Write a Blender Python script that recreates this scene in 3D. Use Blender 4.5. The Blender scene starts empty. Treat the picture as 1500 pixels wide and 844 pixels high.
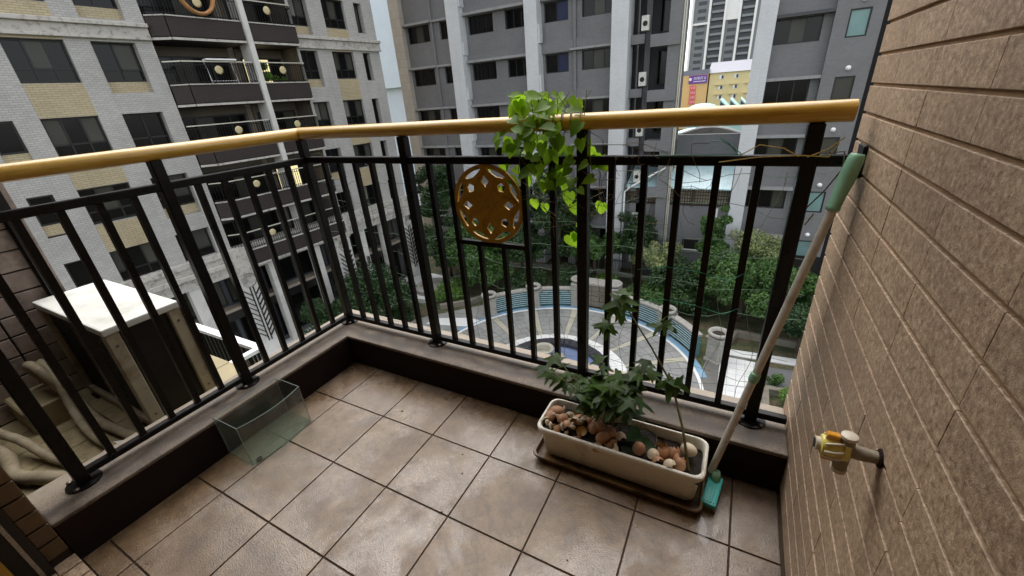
import bpy, bmesh, math, random
import numpy as np
from mathutils import Vector, Matrix
random.seed(7); np.random.seed(7)
PI = math.pi; R = math.radians
sc = bpy.context.scene; COL = sc.collection

# ------------------------------------------------------------------ camera
cd = bpy.data.cameras.new('camera'); cam = bpy.data.objects.new('camera', cd); COL.objects.link(cam)
cd.sensor_width = 36.0; cd.lens = 601.711/1500*36; cd.clip_start = .02; cd.clip_end = 2000
rt = Vector((0.884277, 0.461566, -0.070785)); dn = Vector((0.140069, -0.406786, -0.902722)); fw = Vector((-0.44546, 0.788342, -0.424362))
m3 = Matrix((rt, -dn, -fw)).transposed()
cam.matrix_world = Matrix.Translation((1.654, -1.030, 1.364)) @ m3.to_4x4()
sc.camera = cam

# ------------------------------------------------------------------ sky, sun, exposure (overcast)
w = bpy.data.worlds.new('World'); sc.world = w; w.use_nodes = True
nt = w.node_tree; nt.nodes.clear()
sky = nt.nodes.new('ShaderNodeTexSky'); sky.sky_type = 'NISHITA'; sky.sun_disc = False
SUN_EL, SUN_AZ = R(60), R(-35)          # azimuth measured from +Y towards +X
sky.sun_elevation = SUN_EL; sky.sun_rotation = SUN_AZ; sky.altitude = 50; sky.air_density = 1.0; sky.dust_density = 1.5; sky.ozone_density = 1
hs = nt.nodes.new('ShaderNodeHueSaturation'); hs.inputs['Saturation'].default_value = .22
bg = nt.nodes.new('ShaderNodeBackground'); bg.inputs[1].default_value = .15
wo = nt.nodes.new('ShaderNodeOutputWorld')
nt.links.new(sky.outputs[0], hs.inputs['Color']); nt.links.new(hs.outputs[0], bg.inputs[0]); nt.links.new(bg.outputs[0], wo.inputs[0])
sl = bpy.data.lights.new('sun', 'SUN'); sl.energy = 1.5; sl.angle = R(80); sl.color = (1, .97, .92)
so = bpy.data.objects.new('sun', sl); COL.objects.link(so)
sd = Vector((math.sin(SUN_AZ)*math.cos(SUN_EL), math.cos(SUN_AZ)*math.cos(SUN_EL), math.sin(SUN_EL)))
so.rotation_euler = sd.to_track_quat('Z', 'Y').to_euler(); so.location = (0, 10, 40)
vs = sc.view_settings; vs.view_transform = 'Standard'; vs.look = 'None'; vs.gamma = 1; vs.use_curve_mapping = False; vs.exposure = 1.5
sc.render.engine = 'CYCLES'
sc.cycles.max_bounces = 8; sc.cycles.transparent_max_bounces = 16; sc.cycles.caustics_reflective = False; sc.cycles.caustics_refractive = False

# ------------------------------------------------------------------ materials
def srgb(r, g, b):
    f = lambda c: (c/255/12.92) if c/255 <= .04045 else ((c/255+.055)/1.055)**2.4
    return (f(r), f(g), f(b))
class NT:
    def __init__(s, name):
        s.m = bpy.data.materials.new(name); s.m.use_nodes = True; s.t = s.m.node_tree; s.t.nodes.clear()
        s.out = s.t.nodes.new('ShaderNodeOutputMaterial'); s.b = s.t.nodes.new('ShaderNodeBsdfPrincipled')
        s.t.links.new(s.b.outputs[0], s.out.inputs[0])
    def n(s, typ, **kw):
        o = s.t.nodes.new('ShaderNode'+typ)
        for k, v in kw.items():
            if isinstance(v, (int, float, tuple)) and k in o.inputs: o.inputs[k].default_value = v
            else: setattr(o, k, v)
        return o
    def l(s, a, b): s.t.links.new(a, b)
    def pos(s, obj=False):
        return s.n('TexCoord').outputs['Object'] if obj else s.n('NewGeometry').outputs['Position']
    def noise(s, vec, scale, detail=4, rough=.55, dist=0):
        o = s.n('TexNoise'); o.inputs['Scale'].default_value = scale; o.inputs['Detail'].default_value = detail
        o.inputs['Roughness'].default_value = rough; o.inputs['Distortion'].default_value = dist
        s.l(vec, o.inputs['Vector']); return o.outputs['Fac']
    def ramp(s, fac, stops):
        o = s.n('ValToRGB'); e = o.color_ramp.elements
        while len(e) > 1: e.remove(e[-1])
        e[0].position = stops[0][0]; e[0].color = (*stops[0][1], 1)
        for p, c in stops[1:]:
            k = e.new(p); k.color = (*c, 1)
        s.l(fac, o.inputs[0]); return o.outputs[0]
    def map(s, v, a, b, c, d):
        o = s.n('MapRange'); s.l(v, o.inputs[0])
        for i, x in enumerate((a, b, c, d)): o.inputs[i+1].default_value = x
        return o.outputs[0]
    def math(s, op, a, b=None):
        o = s.n('Math', operation=op)
        for i, x in enumerate((a, b)):
            if x is None: continue
            if isinstance(x, (int, float)): o.inputs[i].default_value = x
            else: s.l(x, o.inputs[i])
        return o.outputs[0]
    def mix(s, fac, a, b, mode='MIX'):
        o = s.n('Mix', data_type='RGBA', blend_type=mode)
        for i, x in ((0, fac), (6, a), (7, b)):
            if isinstance(x, (int, float)): o.inputs[i].default_value = x
            elif isinstance(x, tuple): o.inputs[i].default_value = (*x[:3], 1)
            else: s.l(x, o.inputs[i])
        return o.outputs[2]
    def color(s, c):
        if isinstance(c, tuple): s.b.inputs['Base Color'].default_value = (*c[:3], 1)
        else: s.l(c, s.b.inputs['Base Color'])
    def setv(s, k, v):
        if isinstance(v, (int, float)): s.b.inputs[k].default_value = v
        else: s.l(v, s.b.inputs[k])
    def bump(s, h, strength=.3, dist=.01):
        o = s.n('Bump'); o.inputs['Strength'].default_value = strength; o.inputs['Distance'].default_value = dist
        s.l(h, o.inputs['Height']); s.l(o.outputs[0], s.b.inputs['Normal'])
def mul(c, k): return tuple(min(1, x*k) for x in c)
def plain(name, col, rough=.6, var=.25, scale=3, bump=.15, bscale=80, metal=0, rnd=0, obj=False, dirt=None, spec=.5, bdist=.003):
    N = NT(name); v = N.pos(obj)
    f = N.noise(v, scale, 5, .6)
    c = N.ramp(f, [(.3, mul(col, 1-var)), (.7, mul(col, 1+var))])
    if dirt:
        c = N.mix(N.map(N.noise(v, dirt[1], 6, .68, .1), .5, .68, 0, dirt[2]), c, dirt[0])
    if rnd:
        r = N.n('ObjectInfo').outputs['Random']
        c = N.mix(1.0, c, N.ramp(r, [(0, (1-rnd,)*3), (1, (1,)*3)]), 'MULTIPLY')
    N.color(c); N.setv('Roughness', N.map(f, .3, .7, max(.03, rough-.1), min(1, rough+.08))); N.setv('Metallic', metal); N.setv('Specular IOR Level', spec)
    if bump: N.bump(N.noise(v, bscale, 3), bump, bdist)
    return N.m
def brickmat(name, col, col2, mortar, bw, bh, ms=.01, rough=.7, obj=True, streak=.35, scale=1, var=.3, bump=.4, off=.5):
    """small facing tiles: u = x+y, v = z of the object's own space"""
    N = NT(name); v = N.pos(obj); sx = N.n('SeparateXYZ'); N.l(v, sx.inputs[0]); cb = N.n('CombineXYZ')
    N.l(N.math('ADD', sx.outputs[0], sx.outputs[1]), cb.inputs[0]); N.l(sx.outputs[2], cb.inputs[1])
    b = N.n('TexBrick'); b.offset = off; N.l(cb.outputs[0], b.inputs['Vector'])
    for k, x in (('Color1', (*col, 1)), ('Color2', (*col2, 1)), ('Mortar', (*mortar, 1)), ('Scale', 1.0), ('Mortar Size', ms), ('Brick Width', bw), ('Row Height', bh), ('Mortar Smooth', .2)): b.inputs[k].default_value = x
    big = N.noise(v, .6, 5, .6)
    c = N.mix(1.0, b.outputs[0], N.ramp(big, [(.3, (1-var,)*3), (.7, (1, 1, 1))]), 'MULTIPLY')
    # rain streaks: noise stretched along z
    mp = N.n('Mapping'); mp.inputs['Scale'].default_value = (3, 3, .16); N.l(v, mp.inputs[0])
    st = N.noise(mp.outputs[0], 1.2, 6, .7)
    c = N.mix(N.map(st, .52, .72, 0, streak), c, mul(mortar, .55))
    N.color(c); N.setv('Roughness', rough); N.bump(b.outputs['Fac'], -bump, .01)
    return N.m
def glassmat(name, col, rough=.08, spec=.6):
    N = NT(name); v = N.pos()
    N.color(N.mix(N.noise(v, .7, 2), mul(col, .6), mul(col, 1.3))); N.setv('Roughness', rough); N.setv('Specular IOR Level', spec)
    N.bump(N.noise(v, .9, 1), .08, .05)
    return N.m
def leafmat(name, a, b, trans=.45, rough=.45):
    N = NT(name); g = N.n('NewGeometry'); oi = N.n('ObjectInfo')
    r = N.math('FRACT', N.math('ADD', g.outputs['Random Per Island'], oi.outputs['Random']))
    c = N.mix(r, a, b)
    big = N.noise(g.outputs['Position'], 2.2, 2)
    c = N.mix(N.map(big, .35, .65, 0, .5), c, mul(a, .55))
    N.color(c); N.setv('Roughness', rough); N.setv('Specular IOR Level', .35)
    tr = N.n('BsdfTranslucent'); N.l(N.mix(.5, c, mul(b, 1.6)), tr.inputs[0])
    mx = N.n('MixShader'); mx.inputs[0].default_value = trans
    N.l(N.b.outputs[0], mx.inputs[1]); N.l(tr.outputs[0], mx.inputs[2]); N.l(mx.outputs[0], N.out.inputs[0])
    return N.m
def emit(name, col, s):
    N = NT(name); N.color(col); N.b.inputs['Emission Color'].default_value = (*col, 1); N.b.inputs['Emission Strength'].default_value = s; return N.m

MT = {}
def floor_tile():
    N = NT('floor_tile'); v = N.pos(); r = N.n('ObjectInfo').outputs['Random']
    fine = N.noise(v, 190, 3, .6); mid = N.noise(v, 14, 5, .65); big = N.noise(v, 2.6, 5, .6, .8)
    c = N.ramp(mid, [(.28, srgb(104, 83, 60)), (.5, srgb(122, 99, 74)), (.75, srgb(138, 115, 88))])
    c = N.mix(1.0, c, N.ramp(r, [(0, (.86, .86, .88)), (1, (1, 1, 1))]), 'MULTIPLY')
    c = N.mix(N.map(N.noise(v, 4.2, 9, .74, .2), .5, .6, 0, .36), c, srgb(156, 134, 106))
    c = N.mix(N.map(N.noise(v, 5.6, 9, .76, .2), .53, .63, 0, .42), c, srgb(88, 64, 43))
    # dried water marks: thin rings of a distorted field, and brown dirt
    ring = N.math('PINGPONG', N.math('MULTIPLY', big, 9.0), .5)
    c = N.mix(N.map(ring, .0, .12, .3, 0), c, srgb(70, 52, 38))
    drt = N.noise(v, 5.5, 7, .72, 1.2)
    c = N.mix(N.map(drt, .5, .74, 0, .55), c, srgb(74, 55, 39))
    c = N.mix(N.map(N.noise(v, 90, 2), .66, .72, 0, .5), c, srgb(40, 30, 22))
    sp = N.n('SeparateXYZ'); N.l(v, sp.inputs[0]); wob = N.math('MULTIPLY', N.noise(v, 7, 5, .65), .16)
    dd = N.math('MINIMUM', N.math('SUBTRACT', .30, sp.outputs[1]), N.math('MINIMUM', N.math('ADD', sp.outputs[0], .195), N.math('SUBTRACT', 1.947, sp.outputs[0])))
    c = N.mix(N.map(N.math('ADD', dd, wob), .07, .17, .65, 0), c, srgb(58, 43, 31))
    N.color(c)
    wet = N.noise(v, 2.6, 7, .68, .2)
    N.setv('Roughness', N.math('ADD', N.map(wet, .44, .56, .12, .5), N.map(fine, .3, .7, -.03, .05)))
    N.setv('Specular IOR Level', .85)
    N.bump(N.math('ADD', fine, N.math('MULTIPLY', mid, .6)), .5, .0026)
    return N.m
MT['floor_tile'] = floor_tile()
MT['grout'] = plain('grout', srgb(62, 47, 36), .85, .3, 30)
def wall_tile():
    N = NT('wall_tile'); v = N.pos(); r = N.n('ObjectInfo').outputs['Random']
    g = N.noise(v, 105, 5, .72); g2 = N.noise(v, 420, 2); big = N.noise(v, 3, 5, .6)
    c = N.ramp(g, [(.34, srgb(128, 106, 84)), (.45, srgb(164, 139, 114)), (.54, srgb(180, 154, 127)), (.66, srgb(206, 182, 155))])
    c = N.mix(1.0, c, N.ramp(r, [(0, (.86, .85, .85)), (1, (1.0, 1.0, 1.0))]), 'MULTIPLY')
    c = N.mix(N.map(big, .45, .7, 0, .3), c, srgb(96, 79, 62))
    N.color(c); N.setv('Roughness', N.map(g, .3, .7, .42, .6)); N.bump(N.math('ADD', g, N.math('MULTIPLY', g2, .5)), .4, .003)
    return N.m
MT['wall_tile'] = wall_tile()
MT['wall_joint'] = plain('wall_joint', srgb(150, 122, 90), .8, .25, 20)
def curb_top():
    N = NT('curb_top'); v = N.pos()
    g = N.noise(v, 300, 3, .7); b = N.noise(v, 9, 6, .65, .8)
    c = N.ramp(g, [(.35, srgb(82, 70, 59)), (.5, srgb(116, 102, 88)), (.68, srgb(150, 136, 120))])
    c = N.mix(N.map(b, .46, .66, 0, .8), c, srgb(58, 47, 39))
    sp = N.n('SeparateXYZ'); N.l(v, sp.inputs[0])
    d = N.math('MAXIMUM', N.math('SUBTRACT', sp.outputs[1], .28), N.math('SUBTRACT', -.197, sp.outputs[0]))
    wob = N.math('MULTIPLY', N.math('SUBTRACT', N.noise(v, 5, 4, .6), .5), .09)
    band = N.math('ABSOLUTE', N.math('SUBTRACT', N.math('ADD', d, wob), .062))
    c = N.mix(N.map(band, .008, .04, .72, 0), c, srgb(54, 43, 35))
    c = N.mix(N.map(N.math('ADD', d, wob), .12, .2, 0, .4), c, srgb(176, 164, 146))  # outer strip painted paler, the light on its ridge put into the colour
    N.color(c); N.setv('Roughness', N.map(b, .4, .65, .7, .45)); N.bump(g, .5, .002); return N.m
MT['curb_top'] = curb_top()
MT['curb_face'] = plain('curb_face', srgb(30, 17, 11), .8, .35, 9, .3, 220, spec=.2, dirt=(srgb(18, 11, 8), 4, .7))
MT['black_steel'] = plain('black_steel', srgb(11, 9, 8), .34, .4, 14, .25, 160, dirt=(srgb(44, 36, 30), 24, .3), spec=.25)
MT['bolt'] = plain('bolt', srgb(120, 108, 96), .4, .3, 60, .2, 200, metal=.8)
def wood():
    N = NT('handrail_wood'); v = N.pos()
    mp = N.n('Mapping'); mp.inputs['Scale'].default_value = (1.0, 1.0, 14); N.l(v, mp.inputs[0])
    g = N.noise(mp.outputs[0], 9, 5, .6, .6)
    c = N.ramp(g, [(.3, srgb(180, 136, 46)), (.55, srgb(204, 160, 60)), (.75, srgb(214, 174, 82))])
    c = N.mix(N.map(N.noise(v, 18, 6, .7), .58, .74, 0, .3), c, srgb(140, 96, 44))
    N.color(c); N.setv('Roughness', N.map(g, .3, .7, .3, .46)); N.bump(g, .12, .001); N.setv('Coat Weight', .4); N.setv('Coat Roughness', .2)
    return N.m
MT['wood'] = wood()
MT['brass'] = plain('medallion_paint', srgb(178, 134, 34), .42, .18, 26, .15, 200, dirt=(srgb(120, 80, 26), 40, .5))
MT['ac_white'] = plain('ac_white', srgb(206, 206, 198), .5, .06, 6, .06, 150, dirt=(srgb(150, 148, 134), 5, .5))
MT['ac_cream'] = plain('ac_cream', srgb(164, 154, 130), .55, .15, 6, .1, 120, dirt=(srgb(110, 90, 60), 9, .7))
MT['ac_fin'] = plain('ac_fin', srgb(24, 20, 16), .5, .4, 30, .3, 300, metal=.3)
MT['hose'] = plain('hose_wrap', srgb(150, 138, 114), .65, .2, 14, .4, 90, dirt=(srgb(120, 98, 66), 20, .6))
MT['ledge_tile'] = plain('ledge_tile', srgb(160, 146, 112), .6, .15, 5, .2, 60, rnd=.15, dirt=(srgb(110, 92, 62), 6, .7))
MT['brown_brick'] = plain('brown_brick', srgb(164, 146, 134), .7, .2, 16, .35, 140, rnd=.25, dirt=(srgb(70, 56, 46), 12, .5))
MT['reveal_tile'] = plain('reveal_tile', srgb(96, 72, 44), .55, .2, 22, .3, 160, rnd=.2)
MT['joint_dark'] = plain('joint_dark', srgb(52, 42, 34), .85, .3, 20)
MT['frame_black'] = plain('frame_black', srgb(10, 9, 9), .45, .3, 20, .05)
MT['alu'] = plain('aluminium', srgb(150, 146, 140), .3, .15, 30, .05, metal=.9)
MT['door_yellow'] = plain('door_yellow', srgb(176, 134, 54), .45, .1, 6, .08)
MT['plaster'] = plain('plaster', srgb(228, 224, 214), .8, .08, 3, .1)
MT['planter'] = plain('planter_plastic', srgb(232, 227, 214), .45, .06, 9, .06, 120, dirt=(srgb(140, 118, 86), 9, .5))
MT['saucer'] = plain('saucer_plastic', srgb(112, 86, 54), .35, .3, 12, .15, 120, dirt=(srgb(30, 22, 16), 14, .95))
MT['soil'] = plain('soil', srgb(40, 31, 24), .9, .5, 50, 1.0, 130, bdist=.01)
MT['egg_brown'] = plain('egg_brown', srgb(196, 146, 110), .55, .12, 40, .15, 300, rnd=.35)
MT['egg_pale'] = plain('egg_pale', srgb(222, 202, 172), .55, .1, 40, .15, 300, rnd=.25)
MT['egg_in'] = plain('egg_inside', srgb(206, 164, 98), .45, .15, 40, .1, 200, rnd=.3)
MT['peel'] = plain('peel', srgb(206, 186, 154), .55, .25, 40, .25, 160, rnd=.4, dirt=(srgb(140, 104, 72), 60, .6))
MT['stem'] = plain('stem', srgb(96, 92, 48), .6, .3, 60, .2, 200)
MT['stem_dry'] = plain('stem_dry', srgb(128, 110, 78), .75, .3, 60, .2, 200)
MT['leaf_pot'] = leafmat('leaf_pot', srgb(40, 64, 16), srgb(82, 112, 32), .35, .42)
MT['leaf_vine'] = leafmat('leaf_vine', srgb(100, 138, 30), srgb(140, 176, 40), .58, .45)
MT['broom_pole'] = plain('broom_pole', srgb(206, 200, 188), .35, .08, 12, .05, 100, dirt=(srgb(130, 118, 100), 20, .4))
MT['broom_green'] = plain('broom_green', srgb(140, 188, 156), .4, .08, 20, .08)
MT['broom_teal'] = plain('broom_teal', srgb(58, 184, 178), .38, .1, 20, .08)
MT['bristle'] = plain('bristle', srgb(150, 138, 116), .8, .3, 60, .2)
MT['pvc'] = plain('pvc_grey', srgb(142, 132, 114), .45, .12, 30, .1, 150, dirt=(srgb(90, 78, 62), 30, .5))
MT['pvc_white'] = plain('pvc_white', srgb(206, 196, 178), .45, .08, 30, .05)
MT['amber'] = plain('amber_plastic', srgb(206, 142, 30), .3, .12, 40, .05)
MT['yellow_clear'] = plain('yellow_plastic', srgb(222, 206, 110), .18, .12, 60, .05)
MT['dark_hole'] = plain('dark_hole', srgb(18, 14, 12), .8, .2, 20)
MT['wire'] = plain('net_wire', srgb(112, 138, 118), .5, .4, 30, 0)
MT['twine'] = plain('twine', srgb(236, 214, 140), .6, .2, 60, 0)
MT['green_tie'] = plain('green_tie', srgb(60, 158, 122), .5, .15, 60, 0)
# surroundings
MT['lb_wall'] = brickmat('lb_wall', srgb(192, 189, 184), srgb(178, 176, 172), srgb(148, 146, 142), .24, .085, .009, .6, streak=.22, var=.2)
MT['lb_yellow'] = brickmat('lb_yellow', srgb(190, 176, 144), srgb(180, 165, 132), srgb(150, 137, 112), .3, .085, .011, .6, streak=.15, var=.15)
MT['lb_brown'] = brickmat('lb_brown', srgb(48, 38, 35), srgb(40, 31, 29), srgb(60, 51, 48), .2, .08, .012, .7, streak=.2, var=.2)
MT['lb_stone'] = plain('lb_stone', srgb(186, 182, 174), .7, .12, 1.2, .2, 20, obj=True, dirt=(srgb(84, 80, 76), 4.5, .7))
MT['lb_white'] = plain('lb_white', srgb(206, 204, 198), .6, .06, 1.2, .1, 30, obj=True, dirt=(srgb(150, 146, 140), 1.1, .4))
MT['lb_side'] = plain('lb_side', srgb(150, 138, 124), .7, .1, 1.5, .1, 20, obj=True)
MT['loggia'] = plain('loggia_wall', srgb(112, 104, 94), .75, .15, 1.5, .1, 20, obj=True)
MT['cb_grey'] = brickmat('cb_grey', srgb(126, 126, 127), srgb(120, 120, 121), srgb(112, 112, 113), .25, .1, .006, .75, streak=.15, var=.14, bump=.2)
MT['cb_light'] = brickmat('cb_light', srgb(212, 214, 216), srgb(206, 208, 210), srgb(188, 190, 192), .25, .1, .006, .7, streak=.15, var=.1, bump=.2)
MT['cb_tile'] = brickmat('cb_tile', srgb(186, 178, 166), srgb(178, 170, 158), srgb(150, 144, 134), .5, .6, .01, .7, streak=.2, var=.12, bump=.2)
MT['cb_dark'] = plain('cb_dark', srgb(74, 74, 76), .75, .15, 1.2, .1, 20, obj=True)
MT['cb_ledge'] = plain('cb_ledge', srgb(150, 150, 150), .75, .12, 2, .1, 20, dirt=(srgb(92, 90, 88), 2, .6))
MT['glass'] = glassmat('window_glass', (.006, .006, .0062), .08, .22)
MT['glass_grey'] = glassmat('window_curtain', srgb(70, 70, 63), .25, .25)
MT['glass_pale'] = glassmat('window_sheer', srgb(118, 117, 109), .35, .25)
MT['glass_teal'] = glassmat('window_teal', srgb(120, 150, 148), .3, .25)
MT['glass_blue'] = glassmat('window_blue', srgb(38, 46, 78), .3, .25)
MT['lit'] = emit('lit_window', (1.0, .86, .46), .32)
MT['steel_pale'] = plain('steel_pale', srgb(196, 192, 178), .4, .1, 3, .05, metal=.2)
MT['emblem_cream'] = plain('emblem_cream', srgb(196, 182, 140), .5, .12, 6, .05)
MT['cloth'] = plain('cloth_brown', srgb(168, 122, 76), .85, .2, 6, .3, 30)
MT['white_bldg'] = plain('white_bldg', srgb(214, 226, 234), .7, .04, .8, .05, 10)
MT['teal_slat'] = plain('teal_slat', srgb(72, 110, 112), .6, .15, 2, .1, 40, dirt=(srgb(46, 70, 72), 2, .5))
MT['slat_lip'] = plain('slat_lip', srgb(176, 196, 200), .6, .12, 3, .05)
MT['stone'] = plain('stone', srgb(150, 147, 140), .8, .18, 3, .4, 40, dirt=(srgb(92, 84, 74), 3, .6))
MT['stone_dark'] = plain('stone_dark', srgb(116, 110, 98), .85, .25, 3, .5, 30, dirt=(srgb(62, 56, 48), 3, .6))
MT['paver'] = plain('paver', srgb(132, 132, 130), .75, .14, 2.2, .15, 40, rnd=.16, dirt=(srgb(96, 92, 88), 1.2, .4))
MT['paver_cream'] = plain('paver_cream', srgb(160, 156, 140), .75, .12, 2.2, .15, 40, rnd=.1)
MT['paver_white'] = plain('paver_white', srgb(206, 206, 204), .7, .06, 2.2, .1, 40, rnd=.08)
MT['joint_grey'] = plain('joint_grey', srgb(98, 96, 92), .85, .2, 3)
MT['pool_blue'] = plain('pool_blue', srgb(112, 146, 170), .35, .1, 1.4, .05)
MT['pool_rim'] = plain('pool_rim', srgb(52, 52, 58), .4, .2, 6, .1, 40)
MT['pool_floor'] = plain('pool_floor', srgb(104, 116, 146), .15, .1, 1.0, .1, 3)
def ground():
    N = NT('ground'); v = N.pos()
    g = N.noise(v, 1.3, 6, .65); h = N.noise(v, 9, 5, .7)
    c = N.ramp(h, [(.3, srgb(48, 46, 32)), (.5, srgb(86, 76, 56)), (.72, srgb(112, 100, 76))])
    c = N.mix(N.map(g, .44, .58, 0, .9), c, N.ramp(h, [(.3, srgb(30, 42, 20)), (.7, srgb(66, 84, 40))]))
    N.color(c); N.setv('Roughness', .95); N.bump(h, .8, .05); return N.m
MT['ground'] = ground()
MT['asphalt'] = plain('asphalt', srgb(92, 92, 92), .85, .12, .6, .3, 30)
MT['bark'] = plain('bark', srgb(72, 60, 48), .9, .35, 6, .7, 30)
MT['leaf_a'] = leafmat('leaf_dark', srgb(34, 56, 30), srgb(62, 90, 46), .25)
MT['leaf_b'] = leafmat('leaf_mid', srgb(54, 86, 42), srgb(92, 124, 60), .3)
MT['leaf_c'] = leafmat('leaf_light', srgb(74, 112, 44), srgb(120, 152, 62), .35)
MT['leaf_d'] = leafmat('leaf_variegated', srgb(96, 116, 70), srgb(176, 182, 130), .3)
MT['roof_glass'] = plain('roof_glass', srgb(172, 200, 204), .3, .08, 1, .05, dirt=(srgb(128, 158, 162), 1.2, .5))
MT['lattice'] = plain('lattice', srgb(48, 40, 32), .6, .2, 4, .05)
MT['lat_back'] = plain('lattice_back', srgb(190, 182, 158), .7, .2, 1.5, .05)
MT['yellow_wall'] = plain('yellow_wall', srgb(216, 198, 146), .7, .06, .3, .05, 4)
MT['orange_wall'] = plain('orange_wall', srgb(218, 178, 118), .7, .05, .3, .05, 4)
MT['purple'] = plain('purple_sign', srgb(112, 64, 150), .5, .1, .4, 0)
MT['red'] = plain('red_sign', srgb(222, 84, 96), .5, .08, .4, 0)
MT['white'] = plain('white_paint', srgb(232, 232, 230), .5, .03, .4, 0)
MT['tower_grey'] = plain('tower_grey', srgb(128, 132, 134), .7, .06, .1, 0)
MT['tower_dark'] = plain('tower_dark', srgb(66, 70, 76), .5, .2, .4, 0)
MT['slate_roof'] = plain('slate_roof', srgb(122, 122, 130), .6, .1, .3, 0)
MT['green_roof'] = plain('green_roof', srgb(164, 200, 190), .6, .08, .2, 0)
def clear_glass():
    N = NT('tank_glass'); t = N.n('BsdfTransparent'); t.inputs[0].default_value = (.975, .99, .985, 1)
    g = N.n('BsdfGlossy'); g.inputs['Roughness'].default_value = .03; g.inputs[0].default_value = (1, 1, 1, 1)
    d = N.n('BsdfDiffuse'); d.inputs[0].default_value = (*srgb(196, 206, 196), 1)
    lw = N.n('LayerWeight'); fz = N.math('POWER', lw.outputs['Facing'], 4.0)
    m1 = N.n('MixShader'); N.l(N.map(fz, 0, 1, .035, .7), m1.inputs[0]); N.l(t.outputs[0], m1.inputs[1]); N.l(g.outputs[0], m1.inputs[2])
    m2 = N.n('MixShader'); v = N.pos(); N.l(N.map(N.noise(v, 16, 6, .7), .5, .75, .02, .12), m2.inputs[0]); N.l(m1.outputs[0], m2.inputs[1]); N.l(d.outputs[0], m2.inputs[2])
    N.l(m2.outputs[0], N.out.inputs[0]); return N.m
MT['tank'] = clear_glass()
MT['tank_edge'] = plain('tank_edge', srgb(138, 152, 146), .15, .1, 20, 0)
def tank_floor():
    N = NT('tank_floor'); t = N.n('BsdfTransparent'); t.inputs[0].default_value = (.9, .96, .93, 1)
    N.color(srgb(120, 134, 120)); N.setv('Roughness', .12); mx = N.n('MixShader'); mx.inputs[0].default_value = .2
    N.l(t.outputs[0], mx.inputs[1]); N.l(N.b.outputs[0], mx.inputs[2]); N.l(mx.outputs[0], N.out.inputs[0]); return N.m
MT['tank_floor'] = tank_floor()
def water():
    N = NT('water_film'); t = N.n('BsdfTransparent'); g = N.n('BsdfGlossy'); g.inputs['Roughness'].default_value = .04
    lw = N.n('Fresnel'); lw.inputs[0].default_value = 1.33; mx = N.n('MixShader')
    N.l(lw.outputs[0], mx.inputs[0]); N.l(t.outputs[0], mx.inputs[1]); N.l(g.outputs[0], mx.inputs[2]); N.l(mx.outputs[0], N.out.inputs[0])
    b = N.n('Bump'); b.inputs['Strength'].default_value = .12; b.inputs['Distance'].default_value = .002; N.l(N.noise(N.pos(), 60, 3), b.inputs['Height']); N.l(b.outputs[0], g.inputs['Normal'])
    return N.m
MT['water'] = water()

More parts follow.
